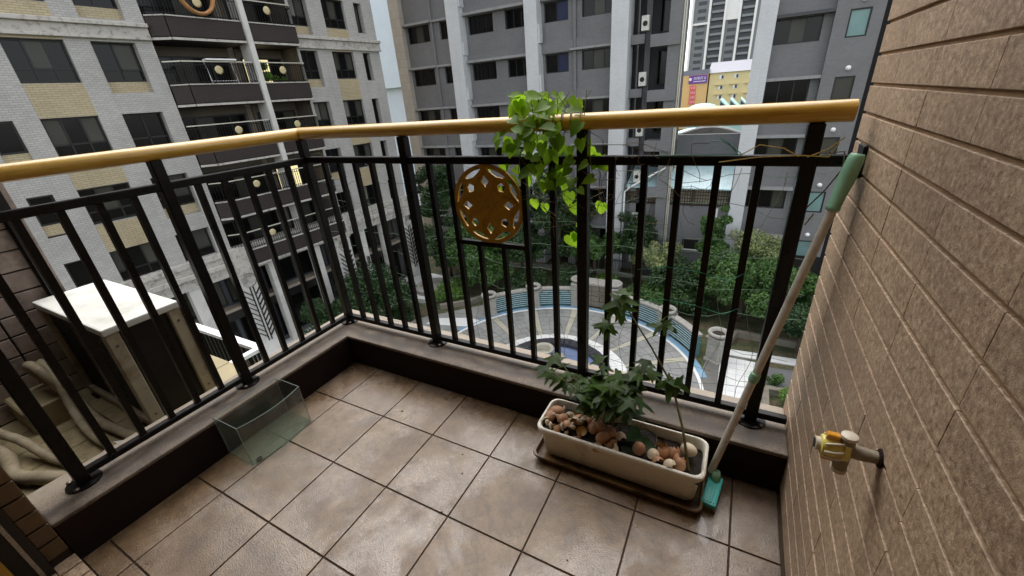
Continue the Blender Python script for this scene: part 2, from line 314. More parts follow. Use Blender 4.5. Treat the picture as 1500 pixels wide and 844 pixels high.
# ------------------------------------------------------------------ mesh helpers
class MB:
    def __init__(s): s.v = []; s.f = []
    def box(s, x0, x1, y0, y1, z0, z1):
        i = len(s.v)
        s.v += [(x, y, z) for z in (z0, z1) for y in (y0, y1) for x in (x0, x1)]
        s.f += [tuple(i+k for k in q) for q in ((0, 2, 3, 1), (4, 5, 7, 6), (0, 1, 5, 4), (2, 6, 7, 3), (0, 4, 6, 2), (1, 3, 7, 5))]
        return s
    def bar(s, a, b, wd, ht, up=(0, 0, 1)):
        a, b, up = Vector(a), Vector(b), Vector(up); d = (b-a).normalized(); sd_ = d.cross(up).normalized(); u = sd_.cross(d)
        i = len(s.v)
        for p in (a, b):
            for q, r in ((-1, -1), (1, -1), (1, 1), (-1, 1)): s.v.append(tuple(p+sd_*q*wd/2+u*r*ht/2))
        s.f += [tuple(i+k for k in q) for q in ((0, 1, 2, 3), (7, 6, 5, 4), (0, 4, 5, 1), (1, 5, 6, 2), (2, 6, 7, 3), (3, 7, 4, 0))]
        return s
    def tube(s, pts, r, n=6, cap=True, sx=1, sy=1):
        pts = [Vector(p) for p in pts]; rs = r if isinstance(r, (list, tuple)) else [r]*len(pts)
        base = len(s.v); prev = None
        for k, p in enumerate(pts):
            t = (pts[min(k+1, len(pts)-1)]-pts[max(k-1, 0)]).normalized()
            ref = Vector((0, 0, 1)) if abs(t.z) < .95 else Vector((1, 0, 0))
            a = t.cross(ref).normalized() if prev is None else (prev-t*prev.dot(t)).normalized()
            prev = a; b = t.cross(a)
            for j in range(n):
                an = 2*PI*j/n; s.v.append(tuple(p+a*math.cos(an)*rs[k]*sx+b*math.sin(an)*rs[k]*sy))
        for k in range(len(pts)-1):
            for j in range(n):
                s.f.append((base+k*n+j, base+k*n+(j+1) % n, base+(k+1)*n+(j+1) % n, base+(k+1)*n+j))
        if cap:
            s.f.append(tuple(base+j for j in range(n))[::-1]); s.f.append(tuple(base+(len(pts)-1)*n+j for j in range(n)))
        return s
    def lathe(s, prof, c=(0, 0, 0), n=20, axis='z'):
        base = len(s.v)
        for r, h in prof:
            for j in range(n):
                a = 2*PI*j/n; p = (r*math.cos(a), r*math.sin(a), h)
                if axis == 'x': p = (p[2], p[0], p[1])
                if axis == 'y': p = (p[1], p[2], p[0])
                s.v.append((p[0]+c[0], p[1]+c[1], p[2]+c[2]))
        for k in range(len(prof)-1):
            for j in range(n): s.f.append((base+k*n+j, base+k*n+(j+1) % n, base+(k+1)*n+(j+1) % n, base+(k+1)*n+j))
        s.f.append(tuple(base+j for j in range(n))[::-1]); s.f.append(tuple(base+(len(prof)-1)*n+j for j in range(n)))
        return s
    def prism(s, poly, z0, z1, axis='z'):
        """polygon extruded; axis z: (x,y) poly; axis y: (x,z) poly; axis x: (y,z) poly"""
        i = len(s.v); n = len(poly)
        for h in (z0, z1):
            for a, b in poly: s.v.append((a, b, h) if axis == 'z' else ((a, h, b) if axis == 'y' else (h, a, b)))
        s.f.append(tuple(i+k for k in range(n))[::-1]); s.f.append(tuple(i+n+k for k in range(n)))
        for k in range(n): s.f.append((i+k, i+(k+1) % n, i+n+(k+1) % n, i+n+k))
        return s
    def sector(s, cx, cy, r0, r1, a0, a1, z0, z1, n=4):
        out = [(cx+r1*math.cos(a0+(a1-a0)*k/n), cy+r1*math.sin(a0+(a1-a0)*k/n)) for k in range(n+1)]
        inn = [(cx+r0*math.cos(a0+(a1-a0)*k/n), cy+r0*math.sin(a0+(a1-a0)*k/n)) for k in range(n+1)]
        i = len(s.v); m = n+1
        for z in (z0, z1):
            s.v += [(x, y, z) for x, y in inn]; s.v += [(x, y, z) for x, y in out]
        for k in range(n):
            s.f.append((i+k, i+k+1, i+m+k+1, i+m+k)[::-1]); s.f.append((i+2*m+k, i+2*m+k+1, i+3*m+k+1, i+3*m+k)[::1][::-1][::-1])
            s.f.append((i+k, i+2*m+k, i+2*m+k+1, i+k+1)); s.f.append((i+m+k, i+m+k+1, i+3*m+k+1, i+3*m+k))
        s.f.append((i, i+m, i+3*m, i+2*m)); s.f.append((i+n, i+2*m+n, i+3*m+n, i+m+n))
        return s
    def mesh(s, name, mat, smooth=False, bevel=0, seg=1, fix=True):
        me = bpy.data.meshes.new(name); me.from_pydata(s.v, [], s.f)
        if bevel or fix:
            bm = bmesh.new(); bm.from_mesh(me)
            if bevel: bmesh.ops.bevel(bm, geom=[e for e in bm.edges], offset=bevel, segments=seg, affect='EDGES', profile=.6)
            bmesh.ops.recalc_face_normals(bm, faces=bm.faces); bm.to_mesh(me); bm.free()
        if smooth: me.shade_smooth()
        me.materials.append(MT[mat]); me.update(); return me
    def build(s, name, mat, parent=None, smooth=False, bevel=0, seg=1, angle=None):
        me = s.mesh(name, mat, smooth, bevel, seg)
        if angle: me.set_sharp_from_angle(angle=R(angle))
        return place(name, me, parent)
def place(name, me, parent=None, loc=None, rot=None, scale=None):
    o = bpy.data.objects.new(name, me); COL.objects.link(o)
    if parent: o.parent = parent
    if loc is not None: o.location = loc
    if rot is not None: o.rotation_euler = rot
    if scale is not None: o.scale = scale
    return o
def tag(o, label=None, cat=None, group=None, kind=None):
    for k, v in (('label', label), ('category', cat), ('group', group), ('kind', kind)):
        if v: o[k] = v
    return o
def thing(name, label, cat, loc=(0, 0, 0), rz=0, group=None):
    o = bpy.data.objects.new(name, None); COL.objects.link(o); o.location = loc; o.rotation_euler = (0, 0, rz); o.empty_display_size = .1
    return tag(o, label, cat, group)
def copy_tree(o, parent=None):
    c = o.copy(); COL.objects.link(c)
    if parent: c.parent = parent
    for ch in o.children: copy_tree(ch, c)
    return c
def box(*a): return MB().box(*a)
def rnd(a, b): return random.uniform(a, b)

GZ = -12.5     # courtyard level, the balcony floor is z = 0
# ================================================================== THE SETTING
tag(box(-400, 400, -300, 500, GZ-.6, GZ-.04).build('ground', 'ground'), kind='structure')
tag(box(-300, 300, 44, 140, GZ-.04, GZ-.03).build('road', 'asphalt'), kind='structure')

def wallgrid(add, u0, u1, v0, v1, ops):
    """cover the rectangle with boxes, leaving the openings free"""
    vsplit = sorted({v0, v1, *[o[2] for o in ops if v0 < o[2] < v1], *[o[3] for o in ops if v0 < o[3] < v1]})
    for a, b in zip(vsplit[:-1], vsplit[1:]):
        mid = (a+b)/2; cut = sorted((max(u0, o[0]), min(u1, o[1])) for o in ops if o[2] < mid < o[3] and o[1] > u0 and o[0] < u1)
        x = u0
        for c, d in cut:
            if c > x+1e-4: add(x, c, a, b)
            x = max(x, d)
        if x < u1-1e-4: add(x, u1, a, b)

_wc = {}
def window_meshes(wd, ht, sill, panes, axis):
    """frame with mullions plus pane meshes; local: u along the wall, depth towards the outside, z up, origin lower left.
    axis 'y': wall runs along +y, outside is +x; axis 'x': wall runs along +x, outside is -y"""
    key = (round(wd, 2), round(ht, 2), round(sill, 2), panes, axis)
    if key in _wc: return _wc[key]
    t = .075
    def add(mb, u0, u1, z0, z1, d0, d1):
        if axis == 'y': mb.box(d0, d1, u0, u1, z0, z1)
        else: mb.box(u0, u1, -d1, -d0, z0, z1)
    fr = MB()
    add(fr, 0, wd, 0, t, 0, .08); add(fr, 0, wd, ht-t, ht, 0, .08); add(fr, 0, t, t, ht-t, 0, .08); add(fr, wd-t, wd, t, ht-t, 0, .08)
    if sill: add(fr, t, wd-t, sill-t/2, sill+t/2, 0, .07)
    for k in range(1, panes):
        x = wd*k/panes; add(fr, x-.035, x+.035, t+.002, ht-t-.002, .01, .06+.01*(k % 2))
    pm = {}
    for mt in ('glass', 'glass_grey', 'glass_pale', 'glass_teal', 'glass_blue', 'lit'):
        up = MB(); add(up, 0, wd/panes-.03, 0, ht-sill-t*1.5 if sill else ht-2*t, .02, .035)
        lo = MB()
        if sill: add(lo, 0, wd/panes-.03, 0, sill-t*1.5, .02, .035)
        pm[mt] = (up.mesh('pane', mt), lo.mesh('pane', mt) if sill else None)
    _wc[key] = (fr.mesh('window', 'frame_black'), pm, t); return _wc[key]
def window(parent, u, dep, z, wd, ht, axis, sill=0, panes=3, mats=None):
    fr, pm, t = window_meshes(wd, ht, sill, panes, axis)
    o = place('window', fr, parent, (dep, u, z) if axis == 'y' else (u, dep, z))
    for k in range(panes):
        m_ = mats[k % len(mats)] if mats else 'glass'
        uo = wd*k/panes+.015
        zz = (sill+t/2) if sill else t
        place('pane', pm[m_][0], o, (0, uo, zz) if axis == 'y' else (uo, 0, zz))
        if sill:
            m2 = 'glass' if m_ != 'glass_pale' or random.random() < .5 else 'glass_grey'
            place('pane', pm[m2][1], o, (0, uo, t) if axis == 'y' else (uo, 0, t))
    return o

# ------------------------------------------------------------------ left apartment block (own frame: x = outwards, y = along the facade)
def left_block():
    rng = random.Random(3)
    b = thing('apartment_building', 'pale tiled apartment block with dark brown brick balconies and yellow spandrels', 'building', (0, 0, 0), -R(4.67))
    F0 = -24.0; S0, S1 = -6.0, 22.6; ZT = 17.0; ZB = -5.6; H = 2.87
    tops = [4.70+H*k for k in range(4, -4, -1)]
    cols = []   # (s0, s1, style)
    cols += [(-4.6, -2.8, 'a'), (-1.9, -.4, 'b'), (.5, 3.15, 'c'), (4.08, 5.92, 'a'), (6.75, 8.32, 'b'), (16.42, 17.6, 'b'), (18.65, 20.3, 'a'), (21.1, 21.72, 'n')]
    ops = []; wins = []
    class Y_:
        def box(q, *a): MB().box(*a).build('spandrel', 'lb_yellow', b)
    yel = Y_()
    for z in tops:
        for s0, s1, st in cols:
            if st == 'c':
                continue
            if st == 'a':
                ops.append((s0, s1, z-1.58, z)); wins.append((s0, s1, z-1.55, 1.55, 'a', F0-.28))
            elif st == 'b':
                ops.append((s0, s1, z-2.02, z)); wins.append((s0, s1-.0, z-1.56, 1.56, 'b', F0-.42)); yel.box(F0-.44, F0-.3, s0+.002, s1-.002, z-2.018, z-1.562)
            else:
                ops.append((s0, s1, z-1.7, z)); wins.append((s0, s1, z-1.66, 1.66, 'n', F0-.42))
    # the narrow bathroom column at the near end
    for k, z in enumerate(tops):
        ops.append((2.52, 3.32, z-1.72 if z < 0 else z-1.65, z)); wins.append((2.52, 3.32, z-1.2, 1.2, 'n', F0-.2)); yel.box(F0-.22, F0-.12, 2.522, 3.318, z-1.64, z-1.202)
    ops.append((9.0, 16.25, ZB-1, ZT))        # balcony shaft
    wl = MB()
    wallgrid(lambda u0, u1, v0, v1: wl.box(F0-.45, F0, u0, u1, v0, v1), S0, S1, ZB, ZT, ops)
    wl.build('wall', 'lb_wall', b)
    # yellow spandrels of the wide columns, set 6 mm proud inside a shallow frame
    for s0, s1, st in cols:
        if st != 'a': continue
        for z in tops[:-1]:
            if abs(z-1.58-3.12) < .05 and False: continue
            yel.box(F0+.001, F0+.012, s0+.01, s1-.01, z-H+.01, z-1.59)
    for s0, s1, z, h, st, dep in wins:
        if st == 'a': mats = rng.choice([['glass_grey', 'glass', 'glass_grey'], ['glass_grey', 'glass', 'glass_grey'], ['glass_pale', 'glass', 'glass_grey'], ['glass', 'glass_grey', 'glass']]); window(b, s0, dep, z, s1-s0, h, 'y', .5, 3, mats)
        elif st == 'b': mats = rng.choice([['glass_grey', 'glass_pale'], ['glass', 'glass_grey'], ['glass', 'glass'], ['glass_pale', 'glass_grey']]); window(b, s0, dep, z, s1-s0, h, 'y', .48, 2, mats)
        else: window(b, s0, dep, z, s1-s0, h, 'y', 0, 1, [rng.choice(['glass', 'glass', 'glass_grey'])])
    # core of the block
    MB().box(F0-14, F0-.46, S0, 8.8, -6.92, ZT-.01).box(F0-14, F0-.46, 16.4, S1, -6.92, ZT-.01).box(F0-14, F0-1.75, 8.8, 16.4, -6.92, ZT-.01).box(F0-14, F0-1.52, S0, S1, GZ, -6.93).build('core', 'lb_side', b)
    lg = MB()
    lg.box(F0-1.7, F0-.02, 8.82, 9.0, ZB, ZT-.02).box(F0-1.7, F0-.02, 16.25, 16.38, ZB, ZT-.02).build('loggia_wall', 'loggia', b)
    # cornice bands
    for zc in (4.80, 13.4):
        c = MB()
        for s0, s1 in ((S0-.1, 9.0), (16.27, S1+.12)):
            c.box(F0+.003, F0+.16, s0, s1, zc, zc+.12).box(F0+.003, F0+.08, s0, s1, zc+.12, zc+.5).box(F0+.003, F0+.22, s0, s1, zc+.5, zc+.66)
        c.build('cornice', 'lb_stone', b, bevel=.015)
    c = MB()
    for n0, z0, z1 in ((.18, -5.72, -5.42), (.05, -6.05, -5.72), (.32, -6.3, -6.05), (.1, -6.9, -6.3)): c.box(F0-.46, F0+n0, S0-.2, S1+.2, z0, z1)
    for s in (2.6, 9.25, 15.9, 22.3): c.box(F0-.4, F0+.45, s-.55, s+.55, -6.92, -5.40)
    c.build('cornice', 'lb_stone', b, bevel=.012)
    MB().box(F0-14, F0+.1, S0, S1, ZT, ZT+.6).build('roof_parapet', 'lb_stone', b)
    # balconies
    k = 0
    for lvl in range(3, -4, -1):
        zb = 1.95+H*lvl
        for side_i, (s0, s1) in enumerate(((9.12, 13.06), (13.42, 16.2))):
            p = MB()
            if side_i == 0: poly = [(F0-1.7, s0-.02), (F0-.02, s0-.02), (F0+.5, s0+.55), (F0+.5, s1), (F0-1.7, s1)]
            else: poly = [(F0-1.7, s0), (F0+.5, s0), (F0+.5, s1-.1), (F0-.02, s1), (F0-1.7, s1)]
            inner = [(x-.12 if x > F0 else x, y) for x, y in poly]
            p.prism(poly, zb, zb+.18)
            # upstand follows the polygon's outer edges
            ed = list(zip(poly[1:-1], poly[2:])) if side_i == 0 else list(zip(poly[1:-1], poly[2:]))
            ed = [(poly[1], poly[2]), (poly[2], poly[3])] if side_i == 0 else [(poly[1], poly[2]), (poly[2], poly[3])]
            for q, (a, c2) in enumerate(ed): p.bar((a[0], a[1], zb+.56), (c2[0], c2[1], zb+.56), .14+.004*q, .8)
            o = p.build('balcony', 'lb_brown', b)
            cp = MB()
            for q, (a, c2) in enumerate(ed):
                cp.bar((a[0], a[1], zb+.99), (c2[0], c2[1], zb+.99), .22+.004*q, .05); cp.bar((a[0], a[1], zb+.06), (c2[0], c2[1], zb+.06), .2+.004*q, .1)
            cp.build('coping', 'lb_stone', o)
            hr = MB(); rl = MB(); gl = MB()
            for q, (a, c2) in enumerate(ed):
                hr.bar((a[0], a[1], zb+2.0), (c2[0], c2[1], zb+2.0), .07, .05+.002*q)
                L = math.dist(a, c2); n = max(2, int(L/.13))
                rl.bar((a[0], a[1], zb+1.86), (c2[0], c2[1], zb+1.86), .03, .03); rl.bar((a[0], a[1], zb+1.1), (c2[0], c2[1], zb+1.1), .03, .03)
                for j in range(n+1):
                    x = a[0]+(c2[0]-a[0])*j/n; y = a[1]+(c2[1]-a[1])*j/n; rl.box(x-.012, x+.012, y-.012, y+.012, zb+1.0, zb+1.98)
            hr.build('handrail', 'steel_pale', o); tag(rl.build('balusters', 'black_steel', o), kind='stuff')
            MB().lathe([(.02, 0), (.19, .004), (.2, .02), (.12, .03), (.02, .03)], (F0+.53, 11.25 if side_i == 0 else 14.68, zb+1.62), 18, 'x').build('medallion', 'emblem_cream', o, smooth=True)
            # sliding doors at the back
            lit = (side_i == 1 and lvl in (-2,)) or (side_i == 1 and lvl == 0)
            wd = (s1-s0-.4)
            mats = ['lit', 'lit', 'glass'] if lit else rng.choice([['glass', 'glass_grey', 'glass', 'glass'], ['glass', 'glass', 'glass_grey', 'glass']])
            np_ = 4 if side_i == 0 else 3
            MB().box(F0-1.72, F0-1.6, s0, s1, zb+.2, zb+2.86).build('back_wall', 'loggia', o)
            fr, pm, t = window_meshes(wd, 2.2, 0, np_, 'y')
            wo_ = place('door_frame', fr, o, (F0-1.595, s0+.2, zb+.22))
            for j in range(np_): place('pane', pm[mats[j]][0], wo_, (0, wd*j/np_+.015, t))
            if lvl == 0 and side_i == 0:
                rk = MB()
                for q in (0, 1.35): rk.bar((F0+.34, 10.85+q*.95, zb+1.05), (F0+.34, 10.75+q*.95, zb+2.08), .04, .04)
                rk.box(F0+.2, F0+.62, 10.78, 12.22, zb+2.06, zb+2.13).box(F0+.3, F0+.36, 10.85, 12.1, zb+1.1, zb+1.15)
                tag(rk.build('laundry_rack', 'white', o), 'white folding rack')
            if lvl == 1 and side_i == 0:
                # looped brown cloth over the railing
                pts = [(F0+.62, 11.25+.75*math.cos(a), zb+2.0-.85*max(0, math.sin(a))) for a in np.linspace(0, PI, 13)]
                tag(MB().tube(pts, .17, 8, sx=.5).build('blanket', 'cloth', o, smooth=True), 'brown blanket hung in a loop')
    MB().box(F0-.3, F0+.72, 13.1, 13.38, -6.2, ZT-.3).build('fin', 'lb_white', b, bevel=.02)
    # arcade below the cornice
    for s in (-3.9, 2.75, 9.25, 15.95, 22.35):
        pn = MB().box(F0-.6, F0+.05, s-.62, s+.62, GZ-.02, -6.9).build('pier', 'lb_white', b)
        e = MB()
        e.lathe([(.02, 0), (.42, .004), (.44, .05), (.34, .06), (.33, .03), (.02, .03)], (F0+.052, s, -7.45), 20, 'x')
        e.build('emblem_disc', 'lb_stone', pn, smooth=True)
        lf = MB()
        for q in (-.09, .09): lf.box(F0+.052, F0+.1, s+q-.03, s+q+.03, -11.6, -7.9)
        for j in range(9):
            z = -11.3+j*.36
            for sg in (-1, 1):
                a = Vector((F0+.075, s+sg*.12, z)); d = Vector((0, sg*.36, .42))
                lf.bar(a, a+d, .05, .12, (1, 0, 0))
        lf.build('leaf_relief', 'frame_black', pn)
    for s in (-.6, 6.6, 10.95, 13.9, 17.7, 19.9):
        MB().box(F0-.5, F0-.02, s-.3, s+.3, GZ-.02, -6.9).build('column', 'lb_white', b)
    MB().box(F0-1.5, F0-1.3, S0, S1, GZ, -6.9).build('shopfront_wall', 'tower_dark', b)
    bm_ = MB().box(F0-1.3, F0-.52, S0, S1, -9.7, -9.2).build('beam', 'frame_black', b)
    MB().box(F0-1.29, F0-.6, S0, S1, -9.2, -9.02).build('sill_band', 'lb_side', b)
    for i, s in enumerate(np.arange(-5, 22, 2.25)):
        window(b, s, F0-1.3, -8.9, 2.0, 1.6, 'y', 0, 2, [rng.choice(['glass', 'glass', 'glass_grey'])])
        window(b, s, F0-1.3, -12.4, 2.0, 2.6, 'y', 0, 2, ['glass'])
    for s in (11.05, 17.75): MB().box(F0-.01, F0+.12, s-.1, s+.1, -9.6, -9.0).build('wall_lamp', 'alu', b)
    MB().box(F0-.6, F0+2.6, S0, S1+.6, GZ-.1, GZ+.06).build('plinth', 'paver_white', b)
    return b
left_block()

# ------------------------------------------------------------------ grey block across the courtyard
def centre_block():
    rng = random.Random(5); Y = 31.0; H = 3.25; ZT = 23.4
    b = thing('apartment_building', 'dark grey apartment block with pale full-height pilasters and window ledges', 'building')
    tops = [7.13+H*k for k in range(4, -6, -1)]
    W = [(-24.95, -22.6), (-21.52, -20.12), (-18.75, -16.5), (-15.45, -13.5), (-12.25, -10.4), (-9.4, -7.05)]
    ops = [(x0, x1, z-1.25, z) for z in tops for x0, x1 in W]
    wl = MB(); wallgrid(lambda u0, u1, v0, v1: wl.box(u0, u1, Y+.35, Y+.75, v0, v1), -25.1, -6.0, -10.6, ZT, ops)
    wl.build('wall', 'cb_grey', b)
    for i, z in enumerate(tops):
        for j, (x0, x1) in enumerate(W):
            mats = rng.choice([['glass', 'glass_grey', 'glass'], ['glass', 'glass', 'glass'], ['glass', 'glass_grey', 'glass'], ['glass', 'glass_pale', 'glass']])
            if j == 4: mats = rng.choice([['glass', 'glass_pale'], ['glass', 'glass_blue'], ['glass', 'glass']])
            window(b, x0, Y+.62, z-1.25, x1-x0, 1.25, 'x', 0, 3 if (j not in (1, 4)) else 2, mats)
    # ledges, spandrel hoods
    for z in tops:
        for x0, x1, d, e0, e1 in ((-25.3, -22.2, -.05, .04, .2), (-22.199, -20.15, .12, .04, .2), (-18.98, -13.42, -.1, .04, .22), (-10.2, -7.02, -.02, .06, .2)):
            MB().box(x0, x1, Y+d, Y+.349, z+e0, z+e1).build('ledge', 'cb_ledge', b, bevel=.012)
        for x0, x1, d, e0, e1 in ((-18.98, -13.42, .1, .225, .62), (-12.42, -9.98, .12, .05, .75), (-9.76, -7.02, .2, .205, .8)):
            MB().box(x0, x1, Y+d, Y+.348, z+e0, z+e1).build('hood', 'cb_grey', b)
    for x in (-22.2, -9.87): MB().box(x-.1, x+.1, Y+.15, Y+.347, -10.6, ZT-.01).build('mullion_fin', 'cb_grey', b)
    for x0, x1, m_, d in ((-26.15, -25.1, 'cb_tile', .15), (-20.15, -18.98, 'cb_light', .55), (-13.42, -12.43, 'cb_light', .55), (-7.02, -5.9, 'cb_light', .7)):
        MB().box(x0, x1, Y-d, Y+.8, GZ-.02, ZT+.3).build('pilaster', m_, b)
    for z in tops:
        MB().box(-18.979, -18.86, Y-.42, Y-.1, z+.62, z+1.5).build('pilaster_step', 'cb_light', b)
        MB().box(-12.429, -12.3, Y-.42, Y+.1, z+.75, z+1.9).build('pilaster_step', 'cb_light', b)
    # service recess with air-con units on the right
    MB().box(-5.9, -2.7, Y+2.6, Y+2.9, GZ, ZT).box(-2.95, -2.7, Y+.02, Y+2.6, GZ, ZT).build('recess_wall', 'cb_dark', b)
    MB().box(-3.42, -2.71, Y-.35, Y+.6, GZ, ZT).build('pilaster', 'cb_grey', b)
    MB().box(-4.98, -4.62, Y+.3, Y+.7, GZ, ZT).build('riser_duct', 'cb_dark', b)
    for i, z in enumerate(tops):
        MB().box(-4.5, -2.68, Y-.5, Y+.9, z-3.6, z-2.9).build('slab', 'cb_grey', b)
        MB().box(-5.9, -5.0, Y+.1, Y+.8, z-3.3, z-2.75).build('slab', 'cb_grey', b)
        window(b, -4.5, Y+2.5, z-2.6, 1.5, 2.2, 'x', 0, 2, ['glass'])
        u = MB().box(-5.2, -4.72, Y-.15, Y+.28, z-2.6, z-1.75).build('air_conditioner', 'ac_white', b, bevel=.02)
        MB().lathe([(.16, 0), (.17, .02), (.02, .02)], (-4.96, Y-.152, z-2.2), 12, 'y').build('fan_grille', 'ac_fin', u)
    pipe = MB()
    for x in (-2.62, -2.5): pipe.tube([(x, Y-.2, GZ), (x, Y-.2, ZT)], .05, 6)
    pipe.build('drain_pipe', 'steel_pale', b)
    # ground floor: deep shade behind columns
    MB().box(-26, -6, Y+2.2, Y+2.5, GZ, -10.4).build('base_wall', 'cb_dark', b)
    MB().box(-26, -6, Y-.1, Y+2.2, -10.65, -10.2).build('base_beam', 'cb_grey', b)
    for x in (-23, -16.6, -10.2): MB().box(x-.3, x+.3, Y, Y+.6, GZ, -10.6).build('column', 'cb_light', b)
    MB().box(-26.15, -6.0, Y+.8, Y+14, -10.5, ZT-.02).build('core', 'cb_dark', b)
    # low wing with the glass roof
    wg = MB().box(-5.9, 1.5, Y+.3, Y+3.4, GZ, -6.9).box(-2.75, 1.5, Y+3.4, Y+3.8, -6.9, -2.31).build('low_wing', 'cb_grey', b)
    MB().box(-1.35, -.2, Y+.28, Y+.32, -10.25, -9.5).build('vent', 'dark_hole', wg)
    MB().box(-1.6, .3, Y+.22, Y+.34, -10.34, -10.26).build('sill', 'white', wg)
    rf = MB().prism([(Y-.2, -5.62), (Y+3.3, -4.3), (Y+3.3, -4.22), (Y-.2, -5.54)], -5.7, 1.45, 'x').build('glass_roof', 'roof_glass', b)
    gb = MB()
    for x in np.arange(-5.6, 1.4, .25): gb.bar((x, Y-.2, -5.525), (x, Y+3.3, -4.205), .03, .03)
    tag(gb.build('roof_ribs', 'slat_lip', rf), kind='stuff')
    MB().box(-5.6, 1.45, Y+.9, Y+1.0, -6.9, -5.3).build('screen_backing', 'lat_back', b)
    lt = MB()
    for x in np.arange(-5.55, 1.45, .17): lt.box(x-.022, x+.022, Y+.2, Y+.24, -6.9, -5.62)
    for z in np.arange(-6.85, -5.6, .24): lt.box(-5.6, 1.45, Y+.242, Y+.27, z-.022, z+.022)
    for x in (-5.55, -3.2, -.95, 1.4): lt.box(x-.09, x+.09, Y+.1, Y+.3, -6.92, -5.5)
    tag(lt.build('lattice_screen', 'lattice', b), kind='stuff')
    dp = MB().tube([(-2.9, Y-.3, -4.1), (-5.4, Y-.3, -5.6), (-5.75, Y-.35, -5.95), (-5.8, Y-.38, -12.2)], .07, 8).tube([(.75, Y+.2, -7.0), (.75, Y+.2, -10.2)], .07, 8)
    dp.tube([(-5.3, Y+.1, -8.6), (-5.3, Y+.1, -11)], .05, 6).build('drain_pipe', 'white', b)
centre_block()

# ------------------------------------------------------------------ grey block on the right
def right_block():
    Y = 31.0; H = 3.27; ZT = 23
    b = thing('apartment_building', 'grey tower block with small teal bathroom windows beside the stone wall', 'building')
    tops = [4.22+H*k for k in range(5, -5, -1)]
    ops = [(2.42, 4.75, z-1.3, z) for z in tops]
    wl = MB(); wallgrid(lambda u0, u1, v0, v1: wl.box(u0, u1, Y+.5, Y+.9, v0, v1), 2.4, 5.2, GZ, ZT, ops); wl.build('wall', 'cb_grey', b)
    ops2 = [(5.85, 6.8, z-1.32, z+.03) for z in tops]
    w2 = MB(); wallgrid(lambda u0, u1, v0, v1: w2.box(u0, u1, Y, Y+.9, v0, v1), 5.2, 7.35, GZ, ZT, ops2); w2.build('wall', 'cb_grey', b)
    MB().box(1.5, 2.42, Y-.15, Y+10, GZ-.02, ZT+.2).build('pilaster', 'cb_light', b)
    MB().box(2.42, 7.3, Y+.9, Y+10, GZ, ZT-.01).build('core', 'cb_dark', b)
    MB().box(7.36, 8.6, Y+1.2, Y+10, GZ, ZT).build('side_wing', 'dark_hole', b)
    rng = random.Random(9)
    for i, z in enumerate(tops):
        window(b, 2.42, Y+.75, z-1.3, 2.33, 1.3, 'x', 0, 3, rng.choice([['glass', 'glass_grey', 'glass'], ['glass', 'glass', 'glass_grey'], ['glass', 'glass', 'glass']]))
        window(b, 5.85, Y+.12, z-1.32, .95, 1.35, 'x', 0, 1, [['glass_teal', 'glass_grey', 'glass_grey', 'glass_teal'][(i+3) % 4] if i != 5 else 'glass_teal'])
        MB().box(2.425, 5.198, Y+.05, Y+.52, z+.03, z+.2).build('ledge', 'cb_ledge' if i > 5 else 'cb_dark', b)
        MB().lathe([(.02, -.16), (.1, -.12), (.14, 0), (.14, .02)], (6.36, Y-.002, z+.44), 12, 'y').build('vent_cap', 'white', b, smooth=True)
    # low canopy at the foot
    MB().box(2.5, 5.2, Y-1.6, Y-.01, -9.75, -9.5).build('canopy', 'cb_light', b)
    MB().box(2.5, 7.35, Y-.012, Y-.002, -11.5, -9.9).build('entrance', 'dark_hole', b)
right_block()

def side_block():
    Y = 33.0; H = 3.25; b = thing('apartment_building', 'long grey apartment block standing beyond the stone wall', 'building')
    tops = [4.2+H*k for k in range(5, -5, -1)]; W = [(11+4.2*k, 13.2+4.2*k) for k in range(7)]
    wl = MB(); wallgrid(lambda u0, u1, v0, v1: wl.box(u0, u1, Y, Y+.4, v0, v1), 9.2, 41, GZ, 23, [(a, c, z-1.3, z) for z in tops for a, c in W]); wl.build('wall', 'cb_grey', b)
    MB().box(9.2, 41, Y+.4, Y+12, GZ, 22.9).build('core', 'cb_dark', b)
    for z in tops:
        for a, c in W: window(b, a, Y+.3, z-1.3, 2.2, 1.3, 'x', 0, 3, ['glass', 'glass_grey', 'glass'])
    for k in range(7): MB().box(9.3+4.2*k, 10.2+4.2*k, Y-.4, Y-.002, GZ, 23.2).build('pilaster', 'cb_light', b)
side_block()

